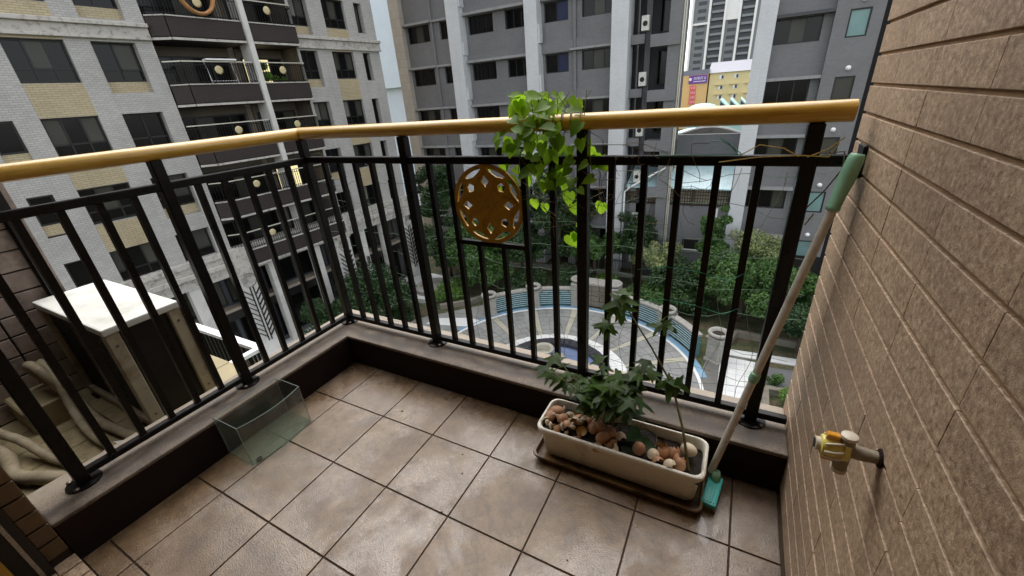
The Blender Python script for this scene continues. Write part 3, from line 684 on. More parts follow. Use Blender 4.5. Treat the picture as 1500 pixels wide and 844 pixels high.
# ------------------------------------------------------------------ what shows between the blocks
wb = thing('apartment_building', 'plain white rendered building seen in the narrow gap beside the tiled block', 'building')
MB().box(-52, -36.9, 45, 60, 3.3, 30).build('upper_storeys', 'white_bldg', wb)
MB().box(-52, -38.0, 45.8, 60, GZ, 3.3).build('lower_storeys', 'white_bldg', wb)
def far_things():
    # tower
    Y = 260.0
    t = thing('tower_block', 'tall grey high-rise with white vertical ribs and dark balconies far behind', 'building')
    MB().box(-29, 1.5, Y, Y+24, GZ, 70).build('body', 'tower_grey', t)
    for x0, x1 in ((-20.4, -14.6), (-7.0, -1.6)):
        bay = MB().box(x0, x1, Y-.2, Y-.02, GZ, 70).build('balcony_bay', 'tower_dark', t)
        for z in np.arange(-11, 69, 3.2):
            MB().box(x0+.05, x1-.05, Y-1.6, Y-.2, z, z+1.05).build('balcony', 'tower_grey', bay)
    for z in np.arange(-11, 69, 3.2):
        for x0 in (-26.8, -12.6):
            MB().box(x0, x0+3.6, Y-.25, Y-.02, z+1.1, z+2.5).build('window', 'tower_dark', t)
    MB().box(-14.0, -8.2, Y-.9, Y-.1, 27, 70).build('white_panel', 'white', t)
    for x in (-29.2, -21.3, -14.3, -7.9, -1.3): MB().box(x-.5, x+.5, Y-2.2, Y, GZ, 70).build('rib', 'white', t)
    MB().box(-29, -21.3, Y-1.2, Y-.05, 26.3, 27.2).build('band', 'white', t)
    # yellow building
    Y = 150.0
    y = thing('low_building', 'yellow walled low building with rows of small windows and grey roof', 'building')
    MB().box(-9.7, 6, Y, Y+16, GZ, 3.0).build('wall', 'yellow_wall', y)
    MB().prism([(Y-.6, 3.0), (Y+16.5, 3.0), (Y+8, 6.0)], -10.2, 6.5, 'x').build('roof', 'slate_roof', y)
    for zr, zz in enumerate((1.2, -1.6, -4.2)):
        for k in range(4):
            x = -8.2+k*3.9
            wnd = MB().box(x+1.2, x+2.4, Y-.12, Y-.01, zz, zz+1.1).build('window', 'white', y)
            MB().box(x+1.75, x+2.3, Y-.16, Y-.13, zz+.1, zz+1.0).build('pane', 'tower_dark', wnd)
            if zr: MB().box(x+.2, x+2.6, Y-.8, Y-.02, zz+1.25, zz+1.4).build('canopy', 'yellow_wall', y)
    o = thing('low_building', 'orange gable building carrying a purple billboard and red signs', 'building')
    MB().box(-24, -10.05, Y-.5, Y+18, GZ, 2.9).build('wall', 'orange_wall', o)
    MB().box(-24, -9.95, Y-.6, Y+18, 2.9, 4.2).build('roof', 'slate_roof', o)
    s = thing('billboard', 'purple billboard with white lettering on the orange wall', 'sign')
    MB().box(-15.4, -10.3, Y-.8, Y-.52, .5, 2.75).build('panel', 'purple', s)
    # lettering built as strokes: four square characters and a line of small type
    lt = MB(); gl = lambda ox, oz, rects: [lt.box(ox+a, ox+c, Y-.86, Y-.81, oz+b_, oz+d) for a, b_, c, d in rects]
    ch = [[(0, .62, .36, .7), (.14, 0, .22, .7), (0, .36, .36, .43), (.42, .58, .8, .66), (.42, 0, .5, .6), (.5, .34, .8, .41), (.66, 0, .73, .34)],
          [(0, 0, .08, .75), (.08, .67, .4, .75), (.3, 0, .38, .67), (.12, .3, .26, .36), (.46, 0, .54, .75), (.54, .67, .8, .75), (.72, 0, .8, .67), (.56, .3, .7, .36)],
          [(0, .67, .8, .75), (.1, .45, .7, .52), (.1, .22, .7, .29), (.1, .1, .18, .52), (.62, .1, .7, .52), (0, 0, .3, .07), (.5, 0, .8, .07)],
          [(.36, .6, .44, .8), (0, .5, .8, .57), (.14, .28, .66, .35), (.14, 0, .22, .28), (.58, 0, .66, .28), (.22, 0, .58, .07)]]
    for k, r_ in enumerate(ch): gl(-14.1+k*.92, 1.55, r_)
    for k in range(9): lt.box(-14.05+k*.38, -13.78+k*.38, Y-.86, Y-.81, .95, 1.2)
    lt.lathe([(.42, 0), (.42, .05)], (-15.0, Y-.86, 1.75), 16, 'y')
    lt.build('lettering', 'white', s)
    for k in range(4):
        z = -.6-1.35*k
        r_ = thing('wall_sign', ['topmost red sign of four stacked on the orange wall', 'second red sign from the top on the orange wall', 'third red sign from the top on the orange wall', 'lowest red sign of four stacked on the orange wall'][k], 'sign', group='red signs on the orange wall')
        MB().box(-14.9, -13.2, Y-.7, Y-.52, z-.6, z+.55).build('panel', 'red', r_)
        q = MB()
        for c in range(3): q.box(-14.6+c*.48, -14.28+c*.48, Y-.75, Y-.71, z-.25, z-.17).box(-14.6+c*.48, -14.28+c*.48, Y-.75, Y-.71, z+.15, z+.23).box(-14.48+c*.48, -14.4+c*.48, Y-.75, Y-.71, z-.17, z+.15)
        q.build('lettering', 'white', r_)
    g = thing('market_shed', 'pale green saw-tooth roofed shed behind the courtyard', 'shed')
    Y = 120.0
    MB().box(-12, 2, Y, Y+10, GZ, -5.2).build('wall', 'green_roof', g)
    for k in range(3):
        x = -4.5+k*2.2; MB().prism([(x, -5.2), (x+2.1, -5.2), (x, -3.2)], Y-.3, Y+10, 'y').build('roof', 'green_roof', g)
        MB().prism([(x+.15, -5.1), (x+1.7, -5.1), (x+.15, -3.7)], Y-.36, Y-.31, 'y').build('gable_glass', 'tower_dark', g)
    MB().lathe([(3.4, 0), (2.9, .6), (1.6, 1.0), (.1, 1.15)], (-8.5, Y+4, -5.2), 20).build('domed_roof', 'green_roof', g, smooth=True)
    # arched wall just behind the low wing
    a = [(-3.4, -3.9), (1.6, -3.9), (1.6, -2.95)]+[(1.6-5.0*k/14, -2.95+.62*math.sin(PI*k/14)) for k in range(1, 14)]+[(-3.4, -2.95)]
    aw = thing('arched_wall', 'low concrete wall with a shallow arched white coping between the grey blocks', 'wall')
    MB().prism(a, 39.8, 40.2, 'y').build('wall', 'stone', aw)
    MB().tube([(1.7-5.2*k/14, 40, -2.93+.62*math.sin(PI*k/14)) for k in range(15)], .12, 6).build('coping', 'white', aw)
    MB().box(-3.4, 1.6, 39.7, 40.3, GZ, -3.88).build('base', 'stone_dark', aw)
far_things()

# ================================================================== COURTYARD
PC = (-5.72, 15.7)
def courtyard():
    cx, cy = PC
    pl = tag(MB().sector(cx, cy, .01, 8.0, 0, 2*PI, GZ-.1, GZ, 72).build('plaza', 'joint_grey'), kind='structure')
    rng = random.Random(2)
    rings = [4.06, 4.62, 5.18, 5.74, 6.30, 6.86, 7.42]
    bands = [R(10+22.5*k) for k in range(0, 9)]
    for a in bands:       # cream radial bands
        MB().sector(cx, cy, 4.06, 7.42, a-.03, a+.03, GZ, GZ+.022, 1).build('paver', 'paver_cream', pl)
    for r0, r1 in zip(rings[:-1], rings[1:]):
        for a0, a1 in zip(bands[:-1], bands[1:]):
            n = max(2, round((a1-a0-.06)*(r0+r1)/2/.62)); st = (a1-a0-.066)/n
            for k in range(n):
                b0 = a0+.033+st*k
                MB().sector(cx, cy, r0+.012, r1-.012, b0+.012/r0, b0+st-.012/r0, GZ, GZ+.018+rng.uniform(0, .006), 2).build('paver', 'paver', pl)
    n = 44
    for k in range(n):    # white ring round the pool
        a = 2*PI*k/n
        for r0, r1 in ((3.12, 3.58), (3.59, 4.04)):
            MB().sector(cx, cy, r0, r1, a+.003, a+2*PI/n-.003, GZ, GZ+.03, 2).build('paver', 'paver_white', pl)
    MB().sector(cx, cy, 7.43, 7.6, 0, PI, GZ, GZ+.03, 48).build('edging', 'paver_white', pl)
    tag(MB().sector(cx, cy, 7.6, 7.96, R(20), R(165), GZ-.02, GZ+.012, 40).build('water_channel', 'pool_blue'), kind='structure')
    # pool with dark coping, blue floor and two jets
    p = thing('fountain_pool', 'round blue fountain pool with dark coping and a pale ring basin', 'pool', (cx, cy, GZ))
    MB().sector(0, 0, 2.55, 3.10, 0, 2*PI, .0, .34, 48).build('coping', 'pool_rim', p, bevel=.02)
    MB().lathe([(2.56, .05), (2.56, .1)], (0, 0, 0), 40).build('basin_floor', 'pool_floor', p)
    MB().lathe([(.02, .12), (.30, .14), (.34, .42), (.56, .5), (.6, .62), (.5, .66), (.4, .56), (.36, .3), (.02, .28)], (-1.05, 1.3, 0), 22).build('ring_basin', 'paver_cream', p, smooth=True)
    MB().lathe([(.02, .12), (.4, .13), (.46, .2), (.3, .26), (.02, .26)], (-.2, 1.35, 0), 18).build('jet_plate', 'stone', p, smooth=True)
    # curved louvred benches
    panels = [(R(142), R(124), 'louvred teal wall panel beside the end pedestal near the trees'), (R(119), R(102.5), 'louvred teal wall panel between an urn pedestal and the stone niche'),
              (R(80), R(56), 'louvred teal wall panel running from the stone niche to an urn pedestal'), (R(52), R(34), 'louvred teal wall panel between two urn pedestals above blue channel')]
    for a1, a0, lab in panels:
        t = thing('louvred_wall', lab, 'wall', group='curved louvred panels round the plaza')
        MB().sector(cx, cy, 8.12, 8.34, a0, a1, GZ-.05, GZ+1.22, 10).build('back', 'teal_slat', t)
        MB().sector(cx, cy, 7.98, 8.4, a0, a1, GZ+1.222, GZ+1.34, 10).build('coping', 'stone', t)
        for k in range(7):
            z = GZ+.1+k*.155
            o = MB().sector(cx, cy, 8.02, 8.118, a0+.002, a1-.002, z, z+.10, 10).build('slat', 'teal_slat', t)
            MB().sector(cx, cy, 7.99, 8.02, a0+.002, a1-.002, z+.07, z+.102, 10).build('slat_lip', 'slat_lip', o)
    # pedestals with stone urn rings
    def pedestal(x, y, lab, h=1.55, rz=0):
        t = thing('urn_pedestal', lab, 'pedestal', (x, y, GZ), rz, 'urn pedestals round the plaza')
        MB().box(-.42, .42, -.42, .42, -.05, .12).build('plinth', 'stone', t, bevel=.02)
        sh = MB().box(-.36, .36, -.36, .36, .12, h-.35).build('shaft', 'stone', t, bevel=.02)
        for q in range(4):
            c, s_ = math.cos(q*PI/2), math.sin(q*PI/2)
            pm = MB()
            for u, zz, wd, hh in ((0, .62, .4, .05), (-.2, .45, .05, .3), (.2, .45, .05, .3), (0, .28, .4, .05)):
                a, b_ = u-wd/2, u+wd/2
                pts = [(a, -.38), (b_, -.38), (b_, -.361), (a, -.361)]
                pm.prism([(px*c-py*s_, px*s_+py*c) for px, py in pts], zz-hh/2, zz+hh/2)
            pm.build('carved_panel', 'stone', sh)
        MB().box(-.45, .45, -.45, .45, h-.35, h-.25).build('cap', 'stone', t, bevel=.02)
        MB().lathe([(.3, h-.25), (.36, h-.2), (.52, h-.12), (.56, h-.03), (.5, h+.04), (.4, h+.03), (.36, h-.06), (.3, h-.14), (.02, h-.14)], n=24).build('urn', 'stone', t, smooth=True)
        MB().lathe([(.31, h-.13), (.31, h-.1), (.02, h-.09)], n=16).build('urn_soil', 'soil', t)
    pedestal(cx+8.15*math.cos(R(144.5)), cy+8.15*math.sin(R(144.5)), 'stone pedestal with urn ending the louvred wall by the trees', rz=R(50))
    pedestal(cx+8.2*math.cos(R(121.5)), cy+8.2*math.sin(R(121.5)), 'stone pedestal with urn between two teal louvred panels near trees', rz=R(30))
    pedestal(cx+8.2*math.cos(R(54)), cy+8.2*math.sin(R(54)), 'stone pedestal with urn between two louvred panels above blue channel', rz=R(-34))
    pedestal(cx+8.95*math.cos(R(30.5)), cy+8.95*math.sin(R(30.5)), 'stone pedestal with urn at the open end beside white paving', h=1.75, rz=R(-30))
    # stone niche with two piers
    nt_ = thing('stone_niche', 'rough stone niche between two pale piers with urn rings', 'monument', (cx+8.3*math.cos(R(91)), cy+8.3*math.sin(R(91)), GZ))
    for x in (-1.25, 1.25):
        pr = MB().box(x-.38, x+.38, -.55, .8, -.05, 1.75).build('pier', 'stone', nt_, bevel=.03)
        MB().lathe([(.3, 1.75), (.5, 1.83), (.56, 1.93), (.5, 2.0), (.38, 1.98), (.34, 1.85), (.02, 1.84)], (x, .05, 0), 22).build('urn', 'stone', pr, smooth=True)
    k = 0
    for r in range(4):
        for c in range(3):
            x0 = -.86+c*.575+(-.15 if r % 2 else 0)*0; d = rng.uniform(-.06, .02)
            MB().box(x0+.008, x0+.567, -.1+d, .3, .02+r*.4, .02+r*.4+.385).build('stone_block', 'stone_dark', nt_, bevel=.025)
    MB().box(-.87, .87, -.2, .75, 1.64, 1.8).build('capstone', 'stone', nt_, bevel=.02)
    # paths
    rp = tag(MB().prism([(2.2, 15), (4.3, 15), (4.0, 20.6), (2.6, 21.4), (1.6, 20.2), (1.2, 17)], GZ-.08, GZ-.008).build('path', 'joint_grey'), kind='structure')
    for i in range(5):
        for j in range(11):
            x = 2.25+i*.4; y = 15.2+j*.5
            if y > 20.9-(x-2.2)*.3: continue
            MB().box(x+.006, x+.394, y+.006, y+.494, GZ-.02, GZ+.02+rng.uniform(0, .005)).build('paver', 'paver_white', rp)
    lp = tag(MB().prism([(-30, 6), (-13, 6), (-13.0, 18.4), (-12.2, 21), (-13.4, 21.6), (-17, 18), (-22, 19.5), (-24, 26), (-30, 26)], GZ-.08, GZ-.004).build('path', 'paver'), kind='structure')
    tag(MB().prism([(-15.9, 17.6), (-13.0, 18.3), (-12.6, 19.3), (-13.4, 19.4), (-15.7, 18.5)], GZ, GZ+.02).build('path', 'paver_white'), kind='structure')
    tag(MB().prism([(1.5, 20.9), (9, 21.3), (9, 22.0), (1.8, 21.5)], GZ-.05, GZ+.02).build('path', 'paver_white'), kind='structure')
    tag(MB().prism([(4.4, 18.2), (12, 18.8), (12, 21.2), (4.3, 20.5)], GZ-.06, GZ+.0).build('path', 'asphalt'), kind='structure')
    # planting bed walls
    for pts, lab, nm in (([(4.25, 14), (4.3, 18.2), (9, 18.7)], 'low stone edging round the bed beside white paving', 'bed_edging'),
                     ([(2.6, 22.1), (2.9, 23.2), (9, 23.0)], 'low brown edging round the bed behind the end pedestal', 'bed_edging'),
                     ([(-16.3, 19.8), (-14.6, 21.2), (-13.6, 23.0)], 'dark low wall edging the bed by the left end pedestal', 'bed_edging'),
                     ([(-20.5, 15.0), (-16.6, 16.4), (-16.4, 17.6), (-20.5, 18.2)], 'dark low wall edging the square tree bed near the arcade', 'bed_edging')):
        m_ = MB()
        for q, (a, c) in enumerate(zip(pts[:-1], pts[1:])): m_.bar((*a, GZ+.16), (*c, GZ+.16), .28, .42+.004*q)
        tag(m_.build(nm, 'stone_dark', bevel=.02), lab, 'edging')
    # round planter steps by the arcade
    t = thing('stepped_planter', 'round stepped stone planter in front of the tiled arcade', 'planter', (-18.6, 22.0, GZ))
    MB().lathe([(1.9, -.05), (1.9, .3), (1.4, .3)], n=28).build('lower_step', 'paver_white', t); MB().lathe([(1.4, .29), (1.4, .62), (1.0, .62), (1.0, .45), (.02, .45)], n=28).build('upper_step', 'stone', t)
    # garden fence of thin bars behind the planting
    f = thing('garden_fence', 'long dark thin-barred fence behind the planting at the grey block', 'fence')
    pts = [(-17, 28.4), (-9.5, 29.9), (-1.8, 29.6), (7.5, 28.6)]
    br = MB()
    for a, c in zip(pts[:-1], pts[1:]):
        for z in (.25, 1.25): MB().bar((*a, GZ+z), (*c, GZ+z), .05, .05).build('rail', 'lattice', f)
        n = int(math.dist(a, c)/.14)
        for k in range(n): x, y = a[0]+(c[0]-a[0])*k/n, a[1]+(c[1]-a[1])*k/n; br.box(x-.015, x+.015, y-.015, y+.015, GZ, GZ+1.35)
        MB().bar((*a, GZ+.1), (*c, GZ+.1), .3, .36).build('footing', 'stone', f)
    tag(br.build('bars', 'lattice', f), kind='stuff')
courtyard()

# ------------------------------------------------------------------ trees and shrubs
def leaves(name, mat, parent, clumps, n, size, flat=.5, seed=0):
    """n folded leaf quads gathered in clumps [(x,y,z,r)]"""
    g = np.random.default_rng(seed); cl = np.array(clumps); wt = cl[:, 3]**2; idx = g.choice(len(cl), n, p=wt/wt.sum())
    d = g.normal(size=(n, 3)); d /= np.linalg.norm(d, axis=1)[:, None]
    rad = cl[idx, 3]*(.45+.6*g.random(n)**.6)
    pos = cl[idx, :3]+d*rad[:, None]*np.array([1, 1, .8])
    up = d*.6+np.array([0, 0, 1])*flat+g.normal(size=(n, 3))*.45; up /= np.linalg.norm(up, axis=1)[:, None]
    t = np.cross(up, g.normal(size=(n, 3))); t /= np.linalg.norm(t, axis=1)[:, None]; s = np.cross(up, t)
    L = (size*(.6+.8*g.random(n)))[:, None]
    v = np.empty((n, 4, 3)); v[:, 0] = pos-t*L; v[:, 1] = pos+s*L*.5-up*L*.12; v[:, 2] = pos+t*L; v[:, 3] = pos-s*L*.5-up*L*.12
    me = bpy.data.meshes.new(name); me.vertices.add(n*4); me.vertices.foreach_set('co', v.reshape(-1).astype(np.float32))
    me.loops.add(n*4); me.loops.foreach_set('vertex_index', np.arange(n*4, dtype=np.int32)); me.polygons.add(n)
    me.polygons.foreach_set('loop_start', np.arange(0, n*4, 4, dtype=np.int32)); me.update(calc_edges=True); me.materials.append(MT[mat])
    return place(name, me, parent)
def tree(name, label, cat, x, y, trunk, rx, rz_, mat, n, size, seed, lean=0, group=None, open_=.5):
    rx *= 1.2; rz_ *= 1.2; n = int(n*1.7)
    rg = random.Random(seed); t = thing(name, label, cat, (x, y, GZ), 0, group)
    m_ = MB(); top = Vector((lean, rg.uniform(-.2, .2), trunk)); cz = trunk+rz_*.75
    r0 = .05+.022*(trunk+rz_)
    m_.tube([(0, 0, -.1), (lean*.3+.05, .03, trunk*.5), tuple(top)], [r0*1.25, r0, r0*.75], 7)
    cl = []
    nb = 7 if rx > .8 else 5
    for k in range(nb):
        a = 2*PI*k/nb+rg.uniform(-.4, .4); e = rg.uniform(.15, 1.2); L = rg.uniform(.6, 1.0)
        end = top+Vector((math.cos(a)*math.cos(e)*rx*L, math.sin(a)*math.cos(e)*rx*L, math.sin(e)*rz_*1.5*L))
        mid = top.lerp(end, .5)+Vector((0, 0, .12*rz_)); m_.tube([tuple(top), tuple(mid), tuple(end)], [r0*.55, r0*.35, r0*.12], 5)
        for p in (mid, end, end+Vector((rg.uniform(-.3, .3)*rx, rg.uniform(-.3, .3)*rx, rg.uniform(-.1, .35)*rz_))): cl.append((*p, rg.uniform(.2, .4)*rx))
    for k in range(9):
        a = rg.uniform(0, 2*PI); q = rg.uniform(.2, .95); cl.append((top.x+math.cos(a)*rx*q, top.y+math.sin(a)*rx*q, cz+rg.uniform(-.7, .75)*rz_*math.sqrt(1-q*q*.8), rg.uniform(.18, .36)*rx))
    m_.build('trunk', 'bark', t, smooth=True)
    leaves('crown', mat, t, cl, n, size, .5, seed)
    return t
def shrub(label, x, y, rx, h, mat, n, size, seed, group=None, name='shrub'):
    rx *= 1.15; h *= 1.3; n = int(n*1.4)
    rg = random.Random(seed); t = thing(name, label, 'shrub', (x, y, GZ), 0, group); m_ = MB(); cl = []
    for k in range(7):
        a = 2*PI*k/7+rg.uniform(-.4, .4); e = Vector((math.cos(a)*rx*rg.uniform(.3, .9), math.sin(a)*rx*rg.uniform(.3, .9), h*rg.uniform(.5, .95)))
        m_.tube([(0, 0, -.05), tuple(e*.5+Vector((0, 0, .1*h))), tuple(e)], [.035, .025, .008], 5); cl.append((*e, rg.uniform(.3, .5)*rx)); cl.append((*(e*.6), rg.uniform(.3, .45)*rx))
    cl.append((0, 0, h*.8, .5*rx)); m_.build('stems', 'bark', t, smooth=True)
    leaves('foliage', mat, t, cl, n, size, .5, seed); return t
tree('garden_tree', 'dark leafy tree in front of the arcade beside the square bed', 'tree', -19.3, 16.6, 1.5, 2.1, 1.3, 'leaf_a', 6500, .11, 11, .2)
tree('garden_tree', 'small loose tree standing close to the arcade pillars', 'tree', -19.8, 13.4, 1.3, 1.7, 1.1, 'leaf_a', 4200, .10, 12)
tree('garden_tree', 'broad mid green tree left of the louvred wall', 'tree', -16.4, 25.2, 1.6, 2.6, 1.7, 'leaf_b', 9000, .11, 13)
tree('garden_tree', 'tall slim dark tree climbing the end of the white building', 'tree', -21.0, 27.0, 4.5, 1.6, 2.6, 'leaf_a', 6000, .12, 14)
tree('garden_tree', 'tall dark tree rising behind the golden medallion', 'tree', -10.6, 28.6, 4.2, 2.0, 2.2, 'leaf_a', 8000, .12, 15, .2)
tree('garden_tree', 'rounded bright green tree beside the pale pilaster', 'tree', -7.2, 27.9, 2.2, 1.6, 1.2, 'leaf_b', 6000, .10, 16)
tree('garden_tree', 'dark loose tree against the grey wall of the low wing', 'tree', -4.3, 29.0, 2.6, 1.5, 1.5, 'leaf_a', 4500, .11, 17)
tree('garden_tree', 'variegated cream leaved small tree by the low wing', 'tree', -2.5, 28.2, 1.8, 1.3, 1.0, 'leaf_d', 4500, .10, 18)
tree('garden_tree', 'big spreading tree in the bed behind the end pedestal', 'tree', 3.0, 25.2, 1.7, 2.3, 1.6, 'leaf_b', 9500, .10, 19)
tree('garden_tree', 'upright light green tree beside the white downpipe', 'tree', .8, 28.3, 2.8, 1.0, 1.9, 'leaf_b', 4000, .11, 20)
tree('garden_tree', 'pale flowering tree at the foot of the tower block', 'tree', 3.6, 28.6, 2.6, 1.5, 1.2, 'leaf_d', 4000, .09, 21)
tree('garden_tree', 'dark dense tree right of the paved path', 'tree', 5.9, 22.6, .9, 1.5, 1.1, 'leaf_a', 6000, .09, 22)
tree('garden_tree', 'dark tree between broad tree and golden medallion', 'tree', -13.2, 27.2, 1.6, 2.0, 1.3, 'leaf_a', 6500, .11, 23)
shrub('low bright green bush in the small bed by white paving', 5.6, 17.6, .8, .7, 'leaf_c', 3500, .06, 31)
shrub('small potted bush standing on the white paving edge', 4.7, 18.9, .35, .5, 'leaf_b', 900, .05, 32)
shrub('light green ground bush beside the round stepped planter', -17.0, 21.6, 1.3, .6, 'leaf_c', 4500, .07, 33)
shrub('dark hedge bush behind the stone niche', -8.4, 25.9, 1.5, 1.0, 'leaf_a', 4500, .08, 34)
shrub('dark hedge bush behind the louvred panel with urn', -11.8, 24.6, 1.6, .9, 'leaf_a', 4500, .08, 35)
shrub('green hedge bush behind the panel above the blue channel', -2.2, 25.2, 1.6, .9, 'leaf_b', 4500, .08, 36)
shrub('green hedge bush filling the gap before the fence', .2, 25.4, 1.5, 1.0, 'leaf_a', 4500, .08, 37)
shrub('mid green bush growing before the tower entrance', 6.2, 26.2, 1.6, 1.5, 'leaf_b', 5000, .09, 38)
shrub('yellow green bush at the foot of the bright rounded tree', -6.0, 26.6, 1.2, .8, 'leaf_c', 3200, .07, 39)
shrub('dark bush in the square tree bed by the arcade', -18.2, 17.4, 1.0, .6, 'leaf_a', 2800, .07, 40)
tree('garden_tree', 'bushy dark tree behind the left end pedestal', 'tree', -14.6, 23.6, 1.0, 1.6, 1.1, 'leaf_b', 5500, .10, 24)
tree('garden_tree', 'dark green tree filling the corner below the white building', 'tree', -19.0, 25.0, 1.8, 2.2, 1.8, 'leaf_a', 7000, .11, 25)
tree('garden_tree', 'leafy dark tree in front of the grey ground floor columns', 'tree', -9.0, 29.6, 1.8, 1.6, 1.6, 'leaf_a', 5500, .11, 26)
tree('garden_tree', 'low spreading tree between the fence and the louvred panel', 'tree', -.6, 26.6, 1.2, 1.7, 1.0, 'leaf_a', 5500, .10, 27)
tree('garden_tree', 'slim pale green tree near the tower entrance canopy', 'tree', 5.3, 26.2, 1.8, 1.5, 1.4, 'leaf_b', 5000, .10, 28)
bp = thing('balcony_plants', 'leafy potted plants crowding the lit balcony of the tiled block', 'plant', (0, 0, 0), -R(4.67))
leaves('foliage', 'leaf_c', bp, [(-23.75, 13.8, 3.3, .3), (-23.8, 13.75, 3.8, .25), (-23.75, 14.3, 3.15, .22), (-23.75, 14.8, 3.1, .2)], 1200, .07, .4, 61)
MB().box(-23.95, -23.6, 13.55, 15.0, 2.135, 2.85).build('pot', 'stone_dark', bp)
for i, (x, y, s_) in enumerate(((-9.5, 60, 1.0), (-5.5, 58, .9), (-1.5, 56, .95), (.9, 60, .9))):
    tree('street_tree', ['round street tree beside the saw-tooth shed', 'small street tree below the yellow building', 'street tree with thin trunk above the arched wall', 'bushy street tree next to the grey tower edge'][i], 'tree', x, y, 5.2*s_, 2.4*s_, 1.6*s_, 'leaf_c', 2500, .22, 50+i)
cv = thing('street_canopy', 'pale green curved street canopy beyond the arched wall', 'canopy', (-5, 66, GZ))
MB().prism([(-4+8*k/10, 6.2+1.2*math.sin(PI*k/10)) for k in range(11)]+[(4-8*k/10, 6.0+1.2*math.sin(PI*k/10)) for k in range(11)], 0, 5, 'y').build('roof', 'green_roof', cv)
for x in (-3.5, 3.5): MB().tube([(x, 2.5, -.1), (x, 2.5, 6.4)], .12, 8).build('post', 'steel_pale', cv)

# ================================================================== THE BALCONY
XW = 1.947                       # face of the stone-tiled wall
def balcony_shell():
    rng = random.Random(21)
    # floor: bed plus tiles 300 mm apart
    fl = tag(MB().box(-.5, 2.3, -1.02, .5, -.16, -.005).build('floor', 'grout'), kind='structure')
    xs = [-.192, 0, .3, .6, .9, 1.2, 1.5, 1.8, 1.944]; ys = [-.978, -.9, -.6, -.3, 0, .297]
    cache = {}
    for x0, x1 in zip(xs[:-1], xs[1:]):
        for y0, y1 in zip(ys[:-1], ys[1:]):
            k = (round(x1-x0, 3), round(y1-y0, 3))
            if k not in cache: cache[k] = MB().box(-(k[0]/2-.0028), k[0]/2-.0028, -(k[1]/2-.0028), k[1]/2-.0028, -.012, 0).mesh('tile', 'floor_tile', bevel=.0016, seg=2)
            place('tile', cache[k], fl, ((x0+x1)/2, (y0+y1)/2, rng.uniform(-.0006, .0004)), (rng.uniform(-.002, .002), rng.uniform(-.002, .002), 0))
    # curb: L shaped, dark face, worn top
    cb = thing('balcony_curb', 'dark brown L-shaped curb with worn speckled top under the railing', 'curb')
    body = MB(); body.box(-.45, XW-.002, .285, .535, -.3, .166).box(-.45, -.195, -.98, .285, -.3, .166); body.build('body', 'curb_face', cb)
    outl = [(-.455, -.983), (-.197, -.983), (-.197, .280), (XW-.001, .280), (XW-.001, .54), (-.455, .54)]
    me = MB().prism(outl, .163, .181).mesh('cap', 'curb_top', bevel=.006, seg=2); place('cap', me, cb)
    # stone-tiled wall on the right
    wl = thing('stone_tile_wall', 'brown speckled stone tile wall with recessed joints beside the railing', 'wall')
    MB().box(XW+.006, 2.35, -1.6, .555, -.3, 3.0).build('bed', 'wall_joint', wl)
    P = .0722; ycuts = [.562, .336, .084, -.164, -.411, -.658, -.905, -1.152]
    cache = {}
    for r in range(-1, 26):
        z0 = .021+r*P
        for a, c in zip(ycuts[1:], ycuts[:-1]):
            k = round(c-a, 3)
            if k not in cache: cache[k] = MB().box(-.010, .004, -k/2+.0004, k/2-.0004, .0042, P-.0042).mesh('tile', 'wall_tile', bevel=.0014, seg=2)
            if z0 < 0: continue
            place('tile', cache[k], wl, (XW+.010+rng.uniform(-.0007, .0007), (a+c)/2, z0), (0, 0, rng.uniform(-.002, .002)))
    MB().box(XW+.0, XW+.005, -1.15, .562, .021+26*P+.004, 2.68).build('upper_facing', 'wall_tile', wl)
    # slab above and the flat behind the camera
    tag(MB().box(-.5, 2.4, -4.2, .28, 2.7, 2.95).build('ceiling', 'plaster'), kind='structure')
    dw = thing('doorway_wall', 'brown tiled wall end with dark door frame at the balcony doorway', 'wall')
    MB().box(-8, -.203, -1.3, -.983, -3.4, 3.0).box(-.203, 2.4, -1.3, -.995, 2.25, 3.0).box(-.203, -.15, -1.6, -1.13, -.1, 2.25).build('body', 'joint_dark', dw)
    tile = MB().box(-.012, .0, -.026, .026, .003, .063).mesh('tile', 'reveal_tile', bevel=.003, seg=2)
    for k in range(0, 33): place('tile', tile, dw, (-.191, -1.010, .066+k*.067))
    fr = MB().box(-.203, -.165, -1.1, -1.036, .03, 2.24).build('door_frame', 'frame_black', dw)
    MB().box(-.164, -.158, -1.066, -1.056, .03, 2.24).build('trim', 'alu', fr)
    MB().box(-.19, -.15, -1.9, -1.102, .03, 2.2).build('door_leaf', 'door_yellow', dw)
    th = thing('door_threshold', 'pale tiled threshold step at the balcony doorway', 'step')
    MB().box(-.203, 1.94, -1.2, -.984, -.1, .028).build('body', 'joint_dark', th)
    tt = MB().box(.003, .064, -.056, 0, 0, .014).mesh('tile', 'wall_tile', bevel=.003, seg=2)
    for k in range(32):
        for r in range(2): place('tile', tt, th, (-.203+k*.067, -.981-r*.058, .02))
    # dim room behind
    rm = thing('room', 'dim plastered room behind the balcony doorway', 'room')
    MB().box(-.15, 2.4, -4.3, -4.2, -.1, 2.7).box(-.3, -.15, -4.3, -1.6, -.1, 2.7).box(2.351, 2.5, -4.3, -1.0, -.1, 2.7).build('wall', 'plaster', rm)
    MB().box(-.15, 2.35, -4.2, -1.2, -.12, .0).build('room_floor', 'door_yellow', rm)
balcony_shell()

